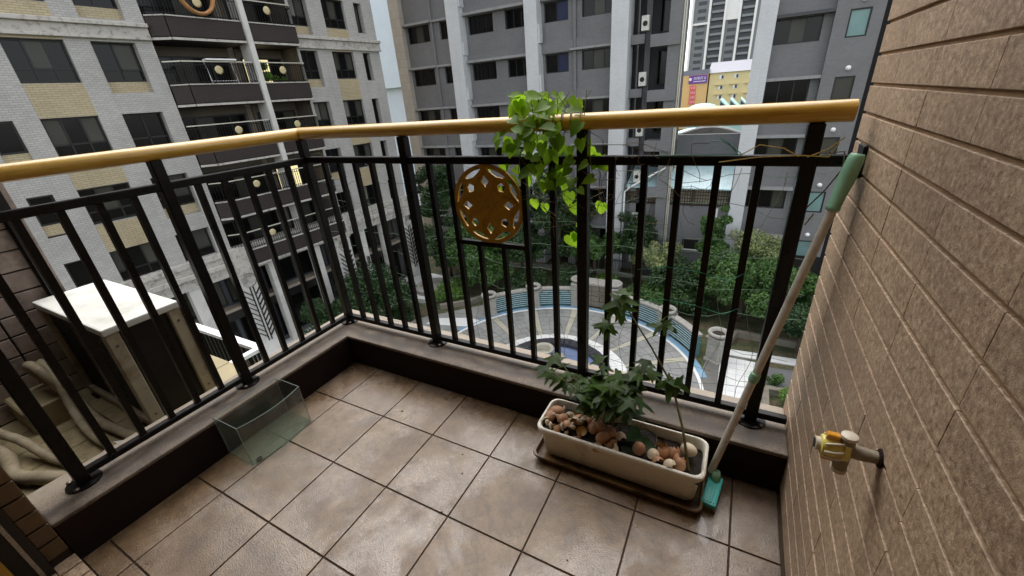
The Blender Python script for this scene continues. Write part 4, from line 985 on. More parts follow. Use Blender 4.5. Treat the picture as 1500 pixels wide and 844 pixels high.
def railing():
    t = thing('balcony_railing', 'black steel balcony railing with round wooden handrail and golden medallion', 'railing')
    Y0, X0 = .4216, -.324
    # handrails: round timber, mitred at the corner
    def rail(pts, nm='handrail'):
        return MB().tube(pts, .030, 20, sx=1.0, sy=.96).build(nm, 'wood', t, smooth=True, angle=40)
    me = MB(); n = 20
    ring = [(.029*math.cos(2*PI*k/n), 1.264+.028*math.sin(2*PI*k/n)) for k in range(n)]
    a = MB(); a.v = [(X0-o, Y0+o, z) for o, z in ring]+[(1.905, Y0+o, z) for o, z in ring]; a.f = [(k, (k+1) % n, n+(k+1) % n, n+k) for k in range(n)]+[tuple(range(n)), tuple(range(n, 2*n))[::-1]]
    a.build('handrail', 'wood', t, smooth=True, angle=40)
    b = MB(); b.v = [(X0-o-.0012, Y0+o-.0012, z-.001) for o, z in ring]+[(X0-o*.95, -1.0, 1.256+(z-1.264)*.95) for o, z in ring]; b.f = [(k, (k+1) % n, n+(k+1) % n, n+k) for k in range(n)]+[tuple(range(n)), tuple(range(n, 2*n))[::-1]]
    b.build('handrail', 'wood', t, smooth=True, angle=40)
    # bars
    MB().box(X0-.017, 1.938, Y0-.016, Y0+.016, 1.122, 1.152).build('top_bar', 'black_steel', t, bevel=.003)
    MB().box(X0-.016, X0+.016, -.98, Y0-.017, 1.1215, 1.1515).build('top_bar', 'black_steel', t, bevel=.003)
    MB().box(X0-.015, 1.94, Y0-.015, Y0+.015, .206, .232).build('bottom_bar', 'black_steel', t, bevel=.003)
    MB().box(X0-.015, X0+.015, -.86, Y0-.016, .2055, .2315).build('bottom_bar', 'black_steel', t, bevel=.003)
    post = MB().box(-.020, .020, -.020, .020, .182, 1.236).mesh('post', 'black_steel', bevel=.003)
    plate = MB().lathe([(.052, 0), (.052, .006), (.02, .009)], n=20).mesh('base_plate', 'black_steel', smooth=False)
    bolt = MB().lathe([(.008, .006), (.008, .013), (.003, .016)], n=8).mesh('bolt', 'bolt')
    ps = [(X0, Y0), (.347, Y0), (1.165, Y0), (1.828, Y0), (X0, -.228), (X0, -.853)]
    for x, y in ps:
        p = place('post', post, t, (x, y, 0)); place('base_plate', plate, p, (0, 0, .181))
        for dx, dy in ((-.036, -.012), (.036, -.012)): place('bolt', bolt, p, (dx, dy-.018, .181))
    bal = MB().box(-.011, .011, -.011, .011, .231, 1.1225).mesh('baluster', 'black_steel')
    for x in (-.193, -.084, .024, .132, .24, .47, .579, .926, 1.046, 1.269, 1.379, 1.489, 1.599, 1.711): place('baluster', bal, t, (x, Y0, 0))
    short = MB().box(-.010, .010, -.010, .010, .231, .772).mesh('baluster', 'black_steel')
    for x in (.690, .812): place('baluster', short, t, (x, Y0, 0))
    for y in (.306, .204, .099, -.005, -.112, -.338, -.441, -.543, -.649, -.752): place('baluster', bal, t, (X0, y, 0))
    MB().box(.590, .915, Y0-.010, Y0+.010, .772, .792).build('cross_bar', 'black_steel', t)
    # wall bracket
    MB().box(1.938, XW+.001, Y0-.035, Y0+.035, 1.095, 1.18).build('wall_bracket', 'black_steel', t, bevel=.004)
    # medallion: filled 2D curve with holes
    cu = bpy.data.curves.new('medallion', 'CURVE'); cu.dimensions = '2D'; cu.fill_mode = 'BOTH'; cu.extrude = .005; cu.bevel_depth = 0
    def loop(pts):
        sp = cu.splines.new('POLY'); sp.points.add(len(pts)-1)
        for q, (x, y) in zip(sp.points, pts): q.co = (x, y, 0, 1)
        sp.use_cyclic_u = True
    pol = lambda r, a: (r*math.cos(a), r*math.sin(a))
    loop([pol(.167, 2*PI*k/64) for k in range(64)])
    for q in range(4):
        A = q*PI/2+R(2)
        # diamond with bowed sides in the main petals
        dm = [(.124, 0), (.112, .008), (.099, .0185), (.087, .009), (.075, 0), (.087, -.009), (.099, -.0185), (.112, -.008)]
        loop([(x*math.cos(A)-y*math.sin(A), x*math.sin(A)+y*math.cos(A)) for x, y in dm])
        B = A+PI/4
        sq = [(.086, .004), (.097, .019), (.108, .0145), (.119, .012), (.119, -.012), (.108, -.0145), (.097, -.019), (.086, -.004)]
        loop([(x*math.cos(B)-y*math.sin(B), x*math.sin(B)+y*math.cos(B)) for x, y in sq])
        for sg in (-1, 1):   # slim triangles between ring and petals
            arc = [pol(.1495, A+sg*R(5+k*5)) for k in range(8)]
            inn = [pol(.138, A+sg*R(38)), pol(.128, A+sg*R(26)), pol(.132, A+sg*R(17)), pol(.140, A+sg*R(10))]
            loop(arc+inn)
    co = bpy.data.objects.new('tmp', cu); COL.objects.link(co)
    dg = bpy.context.evaluated_depsgraph_get(); me = bpy.data.meshes.new_from_object(co.evaluated_get(dg)); bpy.data.objects.remove(co)
    me.materials.clear(); me.materials.append(MT['brass']); me.name = 'medallion'
    md = tag(place('medallion', me, t, (.7535, Y0-.004, .955), (PI/2, 0, 0)), 'golden openwork flower medallion')
    ln = MB()          # raised petal outlines
    for q in range(4):
        A = q*PI/2+R(2)
        for sg in (-1, 1):
            pts = []
            for k in range(11):
                u = k/10; r = .03+.117*u; wdt = .037*math.sin(PI*min(1, u*1.02))**.8
                pts.append((r*math.cos(A)-sg*wdt*math.sin(A), r*math.sin(A)+sg*wdt*math.cos(A), .0062))
            ln.tube(pts, .0011, 5)
    ln.build('petal_rib', 'brass', md)
    for z in (1.121, .791): MB().box(-.008, .008, z-.955-.004, z-.955+.004, -.006, .004).build('weld_tab', 'black_steel', md)
railing()

# ------------------------------------------------------------------ left of the railing: service ledge, wall, air conditioner
def service_ledge():
    lg = thing('service_ledge', 'cream tiled service ledge outside the railing under the air conditioner', 'ledge')
    MB().box(-1.66, -.46, -.982, -.06, -.3, -.062).build('body', 'joint_dark', lg)
    tl = MB().box(.003, .197, .003, .197, 0, .012).mesh('tile', 'ledge_tile', bevel=.002)
    for i in range(6):
        for j in range(5): place('tile', tl, lg, (-1.65+i*.2, -.98+j*.2, -.0625))
    MB().box(-1.64, -1.35, -.80, -.62, -.06, .09).build('upstand', 'ledge_tile', lg, bevel=.008)
    bw = thing('brick_wall', 'brown brick-tiled wing wall beside the air conditioner', 'wall')
    MB().box(-2.0, -1.662, -1.2, -.43, -3.4, 3.0).box(-8, -2.0, -1.2, -.6, -3.4, 3.0).build('bed', 'joint_dark', bw)
    br = MB().box(0, .014, .004, .212, .004, .104).mesh('brick', 'brown_brick', bevel=.003)
    for r in range(14):
        for c in range(3): place('brick', br, bw, (-1.662, -.432-.216*(c+1), -.05+r*.108))
    MB().box(-1.655, -1.60, -.43, -.392, -3.4, 3.0).build('corner_trim', 'frame_black', bw)
    MB().box(-1.70, -1.656, -.43, -.36, -3.4, 3.0).build('corner_return', 'brown_brick', bw)
    ac = thing('air_conditioner', 'white outdoor air conditioner unit with bare dark side on the ledge', 'air conditioner', (-1.165, -.36, -.05))
    hx, hy, hz = .42, .158, .598
    MB().box(-hx, hx, -hy, hy, hz-.035, hz).build('top_cover', 'ac_white', ac, bevel=.008, seg=2)
    for sx, sy in ((-1, -1), (1, -1), (-1, 1), (1, 1)):
        w_ = .055
        p = MB().box(min(sx*hx*.985, sx*(hx*.985-.045)), max(sx*hx*.985, sx*(hx*.985-.045)), min(sy*hy*.98, sy*(hy*.98-w_)), max(sy*hy*.98, sy*(hy*.98-w_)), .03, hz-.034).build('corner_post', 'ac_cream', ac, bevel=.004)
        sb = MB()
        for z in (.1, .5): sb.lathe([(.006, 0), (.006, .004)], (sx*hx*.985+(.0 if sx > 0 else -.004), sy*(hy*.98-w_/2), z), 8, 'x')
        sb.build('screw', 'bolt', p)
    MB().box(-hx*.97, hx*.97, -hy*.97, hy*.97, .01, .05).build('base_pan', 'ac_cream', ac, bevel=.004)
    coil = MB()
    for k in range(26): coil.box(-hx*.88, hx*.9, -hy*.84, -hy*.8, .06+k*.0192, .06+k*.0192+.012)
    tag(coil.build('coil_fins', 'ac_fin', ac), kind='stuff')
    MB().box(-hx*.9, hx*.93, -hy*.79, hy*.9, .05, hz-.04).build('inner_body', 'ac_fin', ac)
    MB().box(-hx*.2, -hx*.18, -hy*.86, -hy*.84, .06, hz-.04).build('coil_bracket', 'stem_dry', ac)
    fp = MB().box(-hx, hx, hy*.985, hy*1.02, .05, hz-.035).build('front_panel', 'ac_white', ac)
    MB().lathe([(.02, 0), (.22, 0), (.23, .02), (.2, .03), (.02, .03)], (-.1, hy*1.02, .3), 28, 'y').build('fan_grille', 'ac_fin', fp, smooth=True)
    for x in (-.3, .3): MB().box(x-.04, x+.04, -hy*1.05, hy*1.05, -.0, .012).build('foot', 'ac_fin', ac)
    # wrapped refrigerant hoses
    def hose(lab, pts, r):
        P = [Vector(p) for p in pts]; out = []
        for k in range(len(P)-1):
            p0, p1, p2, p3 = P[max(k-1, 0)], P[k], P[k+1], P[min(k+2, len(P)-1)]
            for j in range(16):
                u = j/16; out.append(.5*((2*p1)+(p2-p0)*u+(2*p0-5*p1+4*p2-p3)*u*u+(3*p1-p0-3*p2+p3)*u**3))
        out.append(P[-1]); rg = random.Random(len(lab))
        tag(MB().tube([tuple(q) for q in out], [r*.86*(1+.10*((i % 5)/5-.5)+rg.uniform(-.02, .02)) for i in range(len(out))], 10).build('hose', 'hose', smooth=True), lab, 'hose')
    hose('cream wrapped hose arching up beside the air conditioner coil', [(-1.58, -.60, .02), (-1.56, -.66, .22), (-1.40, -.66, .26), (-1.30, -.62, .08), (-1.1, -.62, -.01), (-.88, -.60, -.02), (-.6, -.58, -.02)], .028)
    hose('cream wrapped hose lying along the ledge to the curb', [(-1.60, -.56, .05), (-1.50, -.62, .25), (-1.34, -.63, .20), (-1.22, -.66, .03), (-.98, -.68, -.015), (-.72, -.66, -.02), (-.5, -.6, -.02)], .022)
    hose('thick grey wrapped hose passing under the railing post', [(-1.5, -.97, .03), (-1.2, -.93, .0), (-1.0, -.945, -.015), (-.8, -.87, -.01), (-.62, -.80, -.015), (-.47, -.72, -.02)], .034)
    hose('white wrapped hose bending down behind the railing post', [(-1.62, -.90, .03), (-1.4, -.90, .05), (-1.2, -.86, .03), (-1.0, -.83, -.02), (-.8, -.78, -.025)], .024)
    # white scrap of foam board on the ledge
    tag(MB().prism([(-.80, -.72), (-.52, -.60), (-.48, -.50), (-.66, -.52), (-.86, -.66)], -.048, -.02).build('foam_board', 'white', bevel=.003), 'white foam board scrap lying on the ledge beneath the railing', 'board')
    # neighbour's balcony one floor down
    nb = thing('lower_balcony', 'white-topped balcony railing of the floor below the air conditioner', 'balcony')
    MB().box(-6.6, -4.55, -.6, 1.95, -3.3, -3.1).build('slab', 'brown_brick', nb)
    MB().box(-6.6, -4.55, 1.79, 1.91, -1.99, -1.93).build('handrail', 'white', nb); MB().box(-4.66, -4.56, -.6, 1.79, -1.99, -1.93).build('handrail', 'white', nb)
    bl = MB().box(-.02, .02, -.02, .02, -3.1, -1.98).mesh('baluster', 'black_steel')
    for k in range(15): place('baluster', bl, nb, (-6.5+k*.136, 1.85, 0))
    for k in range(15): place('baluster', bl, nb, (-4.61, -.45+k*.15, 0))
service_ledge()

# ================================================================== OBJECTS ON THE BALCONY
def tank():
    t = thing('fish_tank', 'empty bow-fronted glass fish tank standing against the curb', 'fish tank')
    x0, x1, y0, y1, h, g = -.19, -.012, -.462, -.166, .208, .004
    bow = lambda y: .024*(1-((y-(y0+y1)/2)/((y1-y0)/2))**2)
    ysp = [y0+(y1-y0)*k/12 for k in range(13)]
    fr = MB(); po = [(x1+bow(y), y) for y in ysp]; pi_ = [(x1+bow(y)-g, y) for y in ysp]
    fr.prism(po+pi_[::-1], .005, h).build('front_pane', 'tank', t)
    MB().box(x0, x0+g, y0+g, y1-g, .005, h).build('back_pane', 'tank', t)
    MB().box(x0, x1-g-.0005, y0, y0+g-.0002, .005, h).build('side_pane', 'tank', t); MB().box(x0, x1-g-.0005, y1-g+.0002, y1, .005, h).build('side_pane', 'tank', t)
    MB().prism([(x0, y0)]+po+[(x0, y1)], .0006, .005).build('base', 'tank_floor', t)
    e = MB(); e.tube([(x-.002, y, h+.0006) for x, y in po], .0016, 5); e.tube([(x0+.002, y0+.002, h+.0006), (x1, y0+.002, h+.0006)], .0015, 5).tube([(x0+.002, y1-.002, h+.0006), (x1, y1-.002, h+.0006)], .0015, 5).tube([(x0+.002, y0, h+.0006), (x0+.002, y1, h+.0006)], .0015, 5)
    for x, y in ((x1-.001, y0+.002), (x1-.001, y1-.002), (x0+.002, y0+.002), (x0+.002, y1-.002)): e.tube([(x, y, .004), (x, y, h)], .0012, 5)
    e.build('polished_edge', 'tank_edge', t)
    MB().lathe([(.010, .0052), (.013, .0055), (.013, .0075), (.008, .008), (.008, .0056)], (x1-.008, y0+.035, 0), 18).build('label_ring', 'dark_hole', t)
tank()

def rrect(x0, x1, y0, y1, r, n=5):
    out = []
    for cx, cy, a in ((x1-r, y1-r, 0), (x0+r, y1-r, 90), (x0+r, y0+r, 180), (x1-r, y0+r, 270)):
        for k in range(n): out.append((cx+r*math.cos(R(a+90*k/(n-1))), cy+r*math.sin(R(a+90*k/(n-1)))))
    return out
def ringloft(levels):
    """levels: list of (poly, z) -> closed shell through all rings, bottom and last ring capped"""
    m_ = MB(); n = len(levels[0][0])
    for poly, z in levels: m_.v += [(x, y, z) for x, y in poly]
    for k in range(len(levels)-1):
        for j in range(n): m_.f.append((k*n+j, k*n+(j+1) % n, (k+1)*n+(j+1) % n, (k+1)*n+j))
    m_.f.append(tuple(range(n))[::-1]); m_.f.append(tuple((len(levels)-1)*n+j for j in range(n)))
    return m_
PX0, PX1, PY0, PY1, PH = 1.088, 1.700, .072, .262, .172
def planter():
    t = thing('planter_box', 'long cream plastic planter box filled with soil beside the curb', 'planter')
    cx, cy = (PX0+PX1)/2, (PY0+PY1)/2
    def rr(ins, r=.035): return rrect(PX0+ins, PX1-ins, PY0+ins, PY1-ins, r)
    ringloft([(rr(.022), .026), (rr(.018), .03), (rr(.008), PH-.022), (rr(-.002), PH-.02), (rr(-.003), PH-.004), (rr(.0), PH), (rr(.006), PH+.001), (rr(.009), PH-.004), (rr(.012), .12), (rr(.02, .03), .04)]).build('tub', 'planter', t, smooth=True, angle=50)
    # lumpy soil
    g = np.random.default_rng(4); nx, ny = 46, 14; m_ = MB()
    hgt = lambda x, y: .138+.012*math.sin(x*17+y*9)+.006*math.sin(x*61+2)*math.sin(y*73)+g.uniform(-.004, .004)
    for j in range(ny):
        for i in range(nx): x = PX0+.014+(PX1-PX0-.028)*i/(nx-1); y = PY0+.014+(PY1-PY0-.028)*j/(ny-1); m_.v.append((x, y, hgt(x, y)))
    for j in range(ny-1):
        for i in range(nx-1): a = j*nx+i; m_.f.append((a, a+1, a+nx+1, a+nx))
    m_.build('soil', 'soil', t, smooth=True)
    s = thing('planter_saucer', 'dirty brown rectangular saucer under the planter', 'saucer')
    def rs(ins): return rrect(PX0-.012+ins, PX1+.004-ins, PY0-.016+ins, PY1+.006-ins, .03)
    ringloft([(rs(.01), .0006), (rs(.004), .006), (rs(-.002), .03), (rs(-.006), .034), (rs(-.004), .038), (rs(.003), .037), (rs(.008), .012), (rs(.02), .008)]).build('tray', 'saucer', s, smooth=True, angle=60)
planter()

# egg shells
def shell_mesh(cut, seed, mat):
    rg = random.Random(seed); n = 18; m_ = MB(); rings = []
    lev = [math.radians(a) for a in range(-88, 90, 11)]
    prof = [(math.cos(a)*.0215*(1-.1*math.sin(a)), math.sin(a)*.028) for a in lev]
    jag = [cut+rg.uniform(-.006, .006) for _ in range(n)]
    ins = 1
    for sc_ in ((1, .94) if cut < .026 else (1,)):
        for r, z in prof:
            for j in range(n):
                a = 2*PI*j/n; zz = min(z, jag[j]); k = 1.0
                if z > jag[j]:
                    q = min(1, max(-1, zz/.028)); k = 1.0; rr_ = math.cos(math.asin(q))*.0215*(1-.1*q)
                else: rr_ = r
                m_.v.append((rr_*sc_*math.cos(a), rr_*sc_*math.sin(a), zz*(sc_ if zz < 0 else 1)))
    L = len(prof)
    for s_ in range(2 if cut < .026 else 1):
        for k in range(L-1):
            for j in range(n):
                f = (s_*L*n+k*n+j, s_*L*n+k*n+(j+1) % n, s_*L*n+(k+1)*n+(j+1) % n, s_*L*n+(k+1)*n+j); m_.f.append(f if s_ == 0 else f[::-1])
    me = bpy.data.meshes.new('eggshell'); me.from_pydata(m_.v, [], m_.f)
    bm = bmesh.new(); bm.from_mesh(me); bmesh.ops.remove_doubles(bm, verts=bm.verts, dist=.00012); bm.to_mesh(me); bm.free()
    me.shade_smooth(); me.materials.append(MT[mat]); me.materials.append(MT['egg_in'])
    if cut < .026:
        # inner membrane: faces whose normal points to the axis
        for p in me.polygons:
            c = p.center
            if p.normal.dot(Vector((c.x, c.y, c.z))) < 0: p.material_index = 1
    return me
SH = {'whole_b': shell_mesh(.05, 1, 'egg_brown'), 'whole_p': shell_mesh(.05, 2, 'egg_pale'), 'half_b': shell_mesh(.002, 3, 'egg_brown'), 'half_p': shell_mesh(.001, 4, 'egg_pale'), 'cup_b': shell_mesh(.012, 5, 'egg_brown'), 'frag_b': shell_mesh(-.010, 6, 'egg_brown'), 'frag_p': shell_mesh(-.012, 7, 'egg_pale')}
def eggs():
    G = 'eggshells heaped in the planter'
    lab = {'whole_b': 'unbroken brown eggshell lying in the planter soil', 'whole_p': 'unbroken pale eggshell lying in the planter', 'half_b': 'brown half eggshell lying open in the planter', 'half_p': 'pale half eggshell lying open in the planter',
           'cup_b': 'brown eggshell with only its top broken off', 'frag_b': 'small broken piece of brown eggshell in the planter', 'frag_p': 'small broken piece of pale eggshell in the planter'}
    E_ = [('whole_b', 1.300, .155, .162, 90, 0), ('whole_b', 1.322, .168, .166, 80, 60), ('whole_p', 1.300, .195, .164, 85, 30), ('whole_b', 1.345, .125, .158, 70, 120), ('whole_b', 1.362, .158, .160, 85, 200),
          ('half_b', 1.325, .093, .146, 60, 250), ('half_p', 1.385, .098, .150, 55, 240), ('half_b', 1.372, .118, .156, 50, 255), ('whole_b', 1.478, .128, .156, 20, 40), ('cup_b', 1.268, .178, .156, 60, 320),
          ('cup_b', 1.560, .150, .156, -35, 20), ('half_b', 1.545, .172, .152, 35, 250), ('cup_b', 1.592, .160, .158, 40, 200), ('half_p', 1.530, .118, .148, 150, 20), ('half_b', 1.575, .108, .150, 40, 290),
          ('cup_b', 1.612, .118, .152, 50, 270), ('frag_b', 1.555, .090, .148, 120, 30), ('frag_p', 1.595, .094, .146, 150, 80), ('whole_p', 1.640, .190, .158, 70, 60), ('half_b', 1.618, .145, .155, 60, 150),
          ('whole_b', 1.118, .150, .160, 80, 10), ('whole_b', 1.135, .185, .162, 70, 100), ('frag_p', 1.125, .118, .152, 100, 40), ('half_p', 1.160, .130, .154, 45, 240), ('frag_b', 1.170, .160, .156, 130, 200),
          ('frag_p', 1.185, .105, .150, 60, 250), ('frag_b', 1.205, .128, .154, 140, 90), ('half_b', 1.150, .098, .148, 55, 280), ('frag_p', 1.225, .150, .156, 110, 10), ('frag_b', 1.240, .105, .150, 70, 230),
          ('cup_b', 1.232, .182, .156, 60, 100), ('frag_p', 1.255, .140, .152, 20, 10), ('frag_b', 1.196, .190, .156, 40, 300), ('half_p', 1.405, .150, .150, 130, 30)]
    for i, (k, x, y, z, tl, rz) in enumerate(E_):
        s_ = 1.0+.16*((i*37) % 10)/10
        o = place('eggshell', SH[k], None, (x, y, z+.010), (R(tl), R((i*23) % 20-10), R(rz)), (s_,)*3); tag(o, lab[k], 'eggshell', {'whole_b': 'whole brown eggshells', 'whole_p': 'whole pale eggshells', 'half_b': 'brown half shells', 'half_p': 'pale half shells', 'cup_b': 'topless brown eggshells', 'frag_b': 'brown shell pieces', 'frag_p': 'pale shell pieces'}[k]+' in the planter')
    # dried garlic skins among the shells at the left end
    rg = random.Random(8)
    for i in range(26):
        m_ = MB(); nn = 5; cur = rg.uniform(.010, .016)
        for a in range(nn):
            for b_ in range(nn):
                u, v = a/(nn-1)-.5, b_/(nn-1)-.5; wv = math.cos(v*PI)*.9
                m_.v.append((u*.020*wv+rg.uniform(-.0006, .0006), v*.032, cur*(1-4*u*u)*.45-.01*v*v*4+rg.uniform(-.0008, .0008)))
        for a in range(nn-1):
            for b_ in range(nn-1): q = a*nn+b_; m_.f.append((q, q+1, q+nn+1, q+nn))
        o = place('garlic_skin', m_.mesh('garlic_skin', 'peel', smooth=True), None, (rg.uniform(1.115, 1.255), rg.uniform(.092, .2), rg.uniform(.172, .186)), (rg.uniform(-.9, .9), rg.uniform(-.9, .9), rg.uniform(0, 6.3)))
        tag(o, 'dry curled garlic skin on the eggshell heap', 'garlic skin', 'garlic skins in the planter')
eggs()

# leaves -------------------------------------------------------------
def lobed_leaf():
    """palmate leaf with five pointed lobes, gently folded; base at origin, tip along +y, unit length"""
    out = []
    for ang, L in ((-128, .34), (-70, .72), (-34, .32), (0, 1.0), (34, .32), (70, .72), (128, .34)):
        tipw = 11 if L > .5 else 0
        if L > .5:
            for da, f in ((-tipw*1.5, .55), (-tipw*.8, .8), (0, 1), (tipw*.8, .8), (tipw*1.5, .55)): out.append((R(ang+da), L*f))
        else: out.append((R(ang), L))
    v = [(0, .12, 0)]; f = []
    for a, r in out: x, y = r*math.sin(a), .12+r*.88*math.cos(a); v.append((x, y, -.28*abs(x)**1.4-.22*max(0, y-.3)**2))
    for k in range(1, len(v)-1): f.append((0, k+1, k))
    f.append((0, 1, len(v)-1))
    return v, f
def heart_leaf():
    v = [(0, .08, 0)]; f = []
    pts = [(0, .08), (.16, -.06), (.36, -.02), (.47, .2), (.42, .45), (.26, .72), (.1, .9), (0, 1.05), (-.1, .9), (-.26, .72), (-.42, .45), (-.47, .2), (-.36, -.02), (-.16, -.06)]
    mid = [(0, .1), (0, .35), (0, .6), (0, 1.05)]
    v = []; 
    for x, y in pts: v.append((x, y, .22*abs(x)-.3*max(0, y-.2)**2*.5))
    v += [(0, .35, 0), (0, .65, -.03)]
    f = [(0, 1, 2, 14), (14, 2, 3), (14, 3, 4), (14, 4, 15), (15, 4, 5), (15, 5, 6), (15, 6, 7), (0, 14, 12, 13), (14, 11, 12), (14, 10, 11), (14, 15, 10), (15, 9, 10), (15, 8, 9), (15, 7, 8)]
    return v, f
def leafmesh(vf, mat):
    me = bpy.data.meshes.new('leaf'); me.from_pydata(vf[0], [], vf[1]); me.materials.append(MT[mat]); me.shade_smooth(); return me
LOB = leafmesh(lobed_leaf(), 'leaf_pot'); HRT = leafmesh(heart_leaf(), 'leaf_vine')
def put_leaf(me, parent, p, d, up, size):
    d = Vector(d).normalized(); up = Vector(up); x = d.cross(up).normalized(); z = x.cross(d)
    m_ = Matrix((x, d, z)).transposed().to_4x4(); m_ = Matrix.Translation(p) @ m_ @ Matrix.Scale(size, 4)
    o = bpy.data.objects.new('leaf', me); COL.objects.link(o); o.parent = parent; o.matrix_world = m_; return o
def potplants():
    rg = random.Random(15)
    t = thing('potted_plant', 'bushy dark green lobed-leaf plant growing in the planter', 'plant')
    base = Vector((1.30, .185, .14)); st = MB()
    for k in range(20):
        e = Vector((rg.uniform(1.06, 1.47), rg.uniform(.12, .33), rg.uniform(.25, .44)))
        b0 = base+Vector((rg.uniform(-.05, .09), rg.uniform(-.02, .02), 0)); mid = b0.lerp(e, .5)+Vector((0, 0, .05))
        st.tube([tuple(b0), tuple(mid), tuple(e)], [.003, .0022, .0014], 5)
        for q in range(6):
            p = mid.lerp(e, q/5+rg.uniform(-.06, .06)); a = rg.uniform(0, 2*PI)
            d = (math.cos(a), math.sin(a), rg.uniform(-.75, .15)); put_leaf(LOB, t, p, d, (rg.uniform(-.3, .3), rg.uniform(-.5, .1), 1), rg.uniform(.05, .088))
    st.build('stem', 'stem', t, smooth=True)
    t2 = thing('climbing_plant', 'single tall climbing stem with lobed leaves rising from the planter end', 'plant')
    P = [(1.650, .125, .14), (1.61, .2, .25), (1.553, .29, .355), (1.46, .34, .47), (1.345, .345, .64)]
    MB().tube(P, [.0052, .0046, .004, .0034, .0022], 7).build('stem', 'stem', t2, smooth=True)
    for (x, y, z), sz, n in (((1.345, .34, .655), .085, 5), ((1.29, .335, .54), .065, 5), ((1.50, .33, .59), .065, 4), ((1.555, .285, .362), .07, 4), ((1.33, .34, .60), .07, 3)):
        for k in range(n):
            a = 2*PI*k/n+rg.uniform(-.4, .4); put_leaf(LOB, t2, Vector((x+rg.uniform(-.012, .012), y+rg.uniform(-.012, .012), z+rg.uniform(-.02, .02))), (math.cos(a), math.sin(a)*.7, rg.uniform(-.9, .1)), (0, -.5, 1), sz*rg.uniform(.75, 1.1))
    tw = MB()
    tw.tube([(1.40, .34, .56), (1.34, .338, .55), (1.29, .335, .54)], .0012, 4).tube([(1.44, .343, .5), (1.48, .34, .53), (1.50, .33, .59)], .0012, 4); tw.build('side_shoot', 'stem', t2)
    # big drooping leaf and dry stalks in the middle of the tub
    t3 = thing('squash_seedling', 'broad pale-edged leaf drooping between the eggshells', 'plant')
    for p, d, s_ in (((1.42, .19, .16), (.4, -.3, .25), .085), ((1.47, .16, .15), (.7, -.15, .1), .075), ((1.44, .14, .15), (.1, -.6, -.1), .06)): put_leaf(HRT2, t3, Vector(p), d, (0, -.4, 1), s_)
    sk = MB()
    for a, b_, c in (((1.46, .2, .14), (1.465, .21, .2), (1.475, .215, .222)), ((1.53, .19, .14), (1.525, .2, .18), (1.515, .21, .215))): sk.tube([a, b_, c], [.0018, .0015, .001], 5)
    sk.build('dry_stalk', 'peel', t3)
HRT2 = leafmesh(heart_leaf(), 'leaf_a')
potplants()

def vine():
    rg = random.Random(33); Y0 = .4216
    t = thing('climbing_vine', 'bright green heart-leaved vine tangled over the wooden handrail', 'vine')
    st = MB()
    for k in range(12):
        x = rg.uniform(.90, 1.2); pts = []
        for j in range(9): pts.append((x+rg.uniform(-.03, .03)+.01*j*rg.choice((-1, 1)), Y0+rg.uniform(-.04, .03)-.01, 1.36-j*rg.uniform(.045, .07)))
        st.tube(pts, .0013, 4)
    for k in range(7):   # coils round the rail
        x = .92+k*.032; pts = [(x+.004*j, Y0+.035*math.cos(j*.7), 1.263+.034*math.sin(j*.7)) for j in range(14)]; st.tube(pts, .0014, 4)
    st.build('stem', 'stem', t)
    for k in range(150):
        up_ = k < 64
        if up_: x, z = min(1.2, max(.87, rg.gauss(1.02, .085))), rg.uniform(1.25, 1.36)
        else: x, z = min(1.22, max(.86, rg.gauss(1.03, .10))), rg.uniform(1.05, 1.25)
        y = Y0+rg.uniform(-.07, .07); d = (rg.uniform(-.9, .9), rg.uniform(-.5, .3), rg.uniform(-.9, .25 if up_ else -.2))
        put_leaf(HRT, t, Vector((x, y, z)), d, (rg.uniform(-.4, .4), -.7, .8), rg.uniform(.03, .06))
    for x, z in ((.956, .985), (1.00, .97), (1.12, .975), (1.232, .985), (1.105, 1.02), (1.13, .86), (1.15, .91), (1.10, .85), (.83, 1.13), (.86, 1.22), (1.21, 1.14), (1.18, 1.18), (1.09, 1.06), (.92, 1.08), (.74, 1.10), (.80, 1.03)):
        put_leaf(HRT, t, Vector((x, Y0+.02, z)), (rg.uniform(-.5, .5), rg.uniform(-.3, .3), -.9), (0, -1, .3), rg.uniform(.04, .062))
vine()

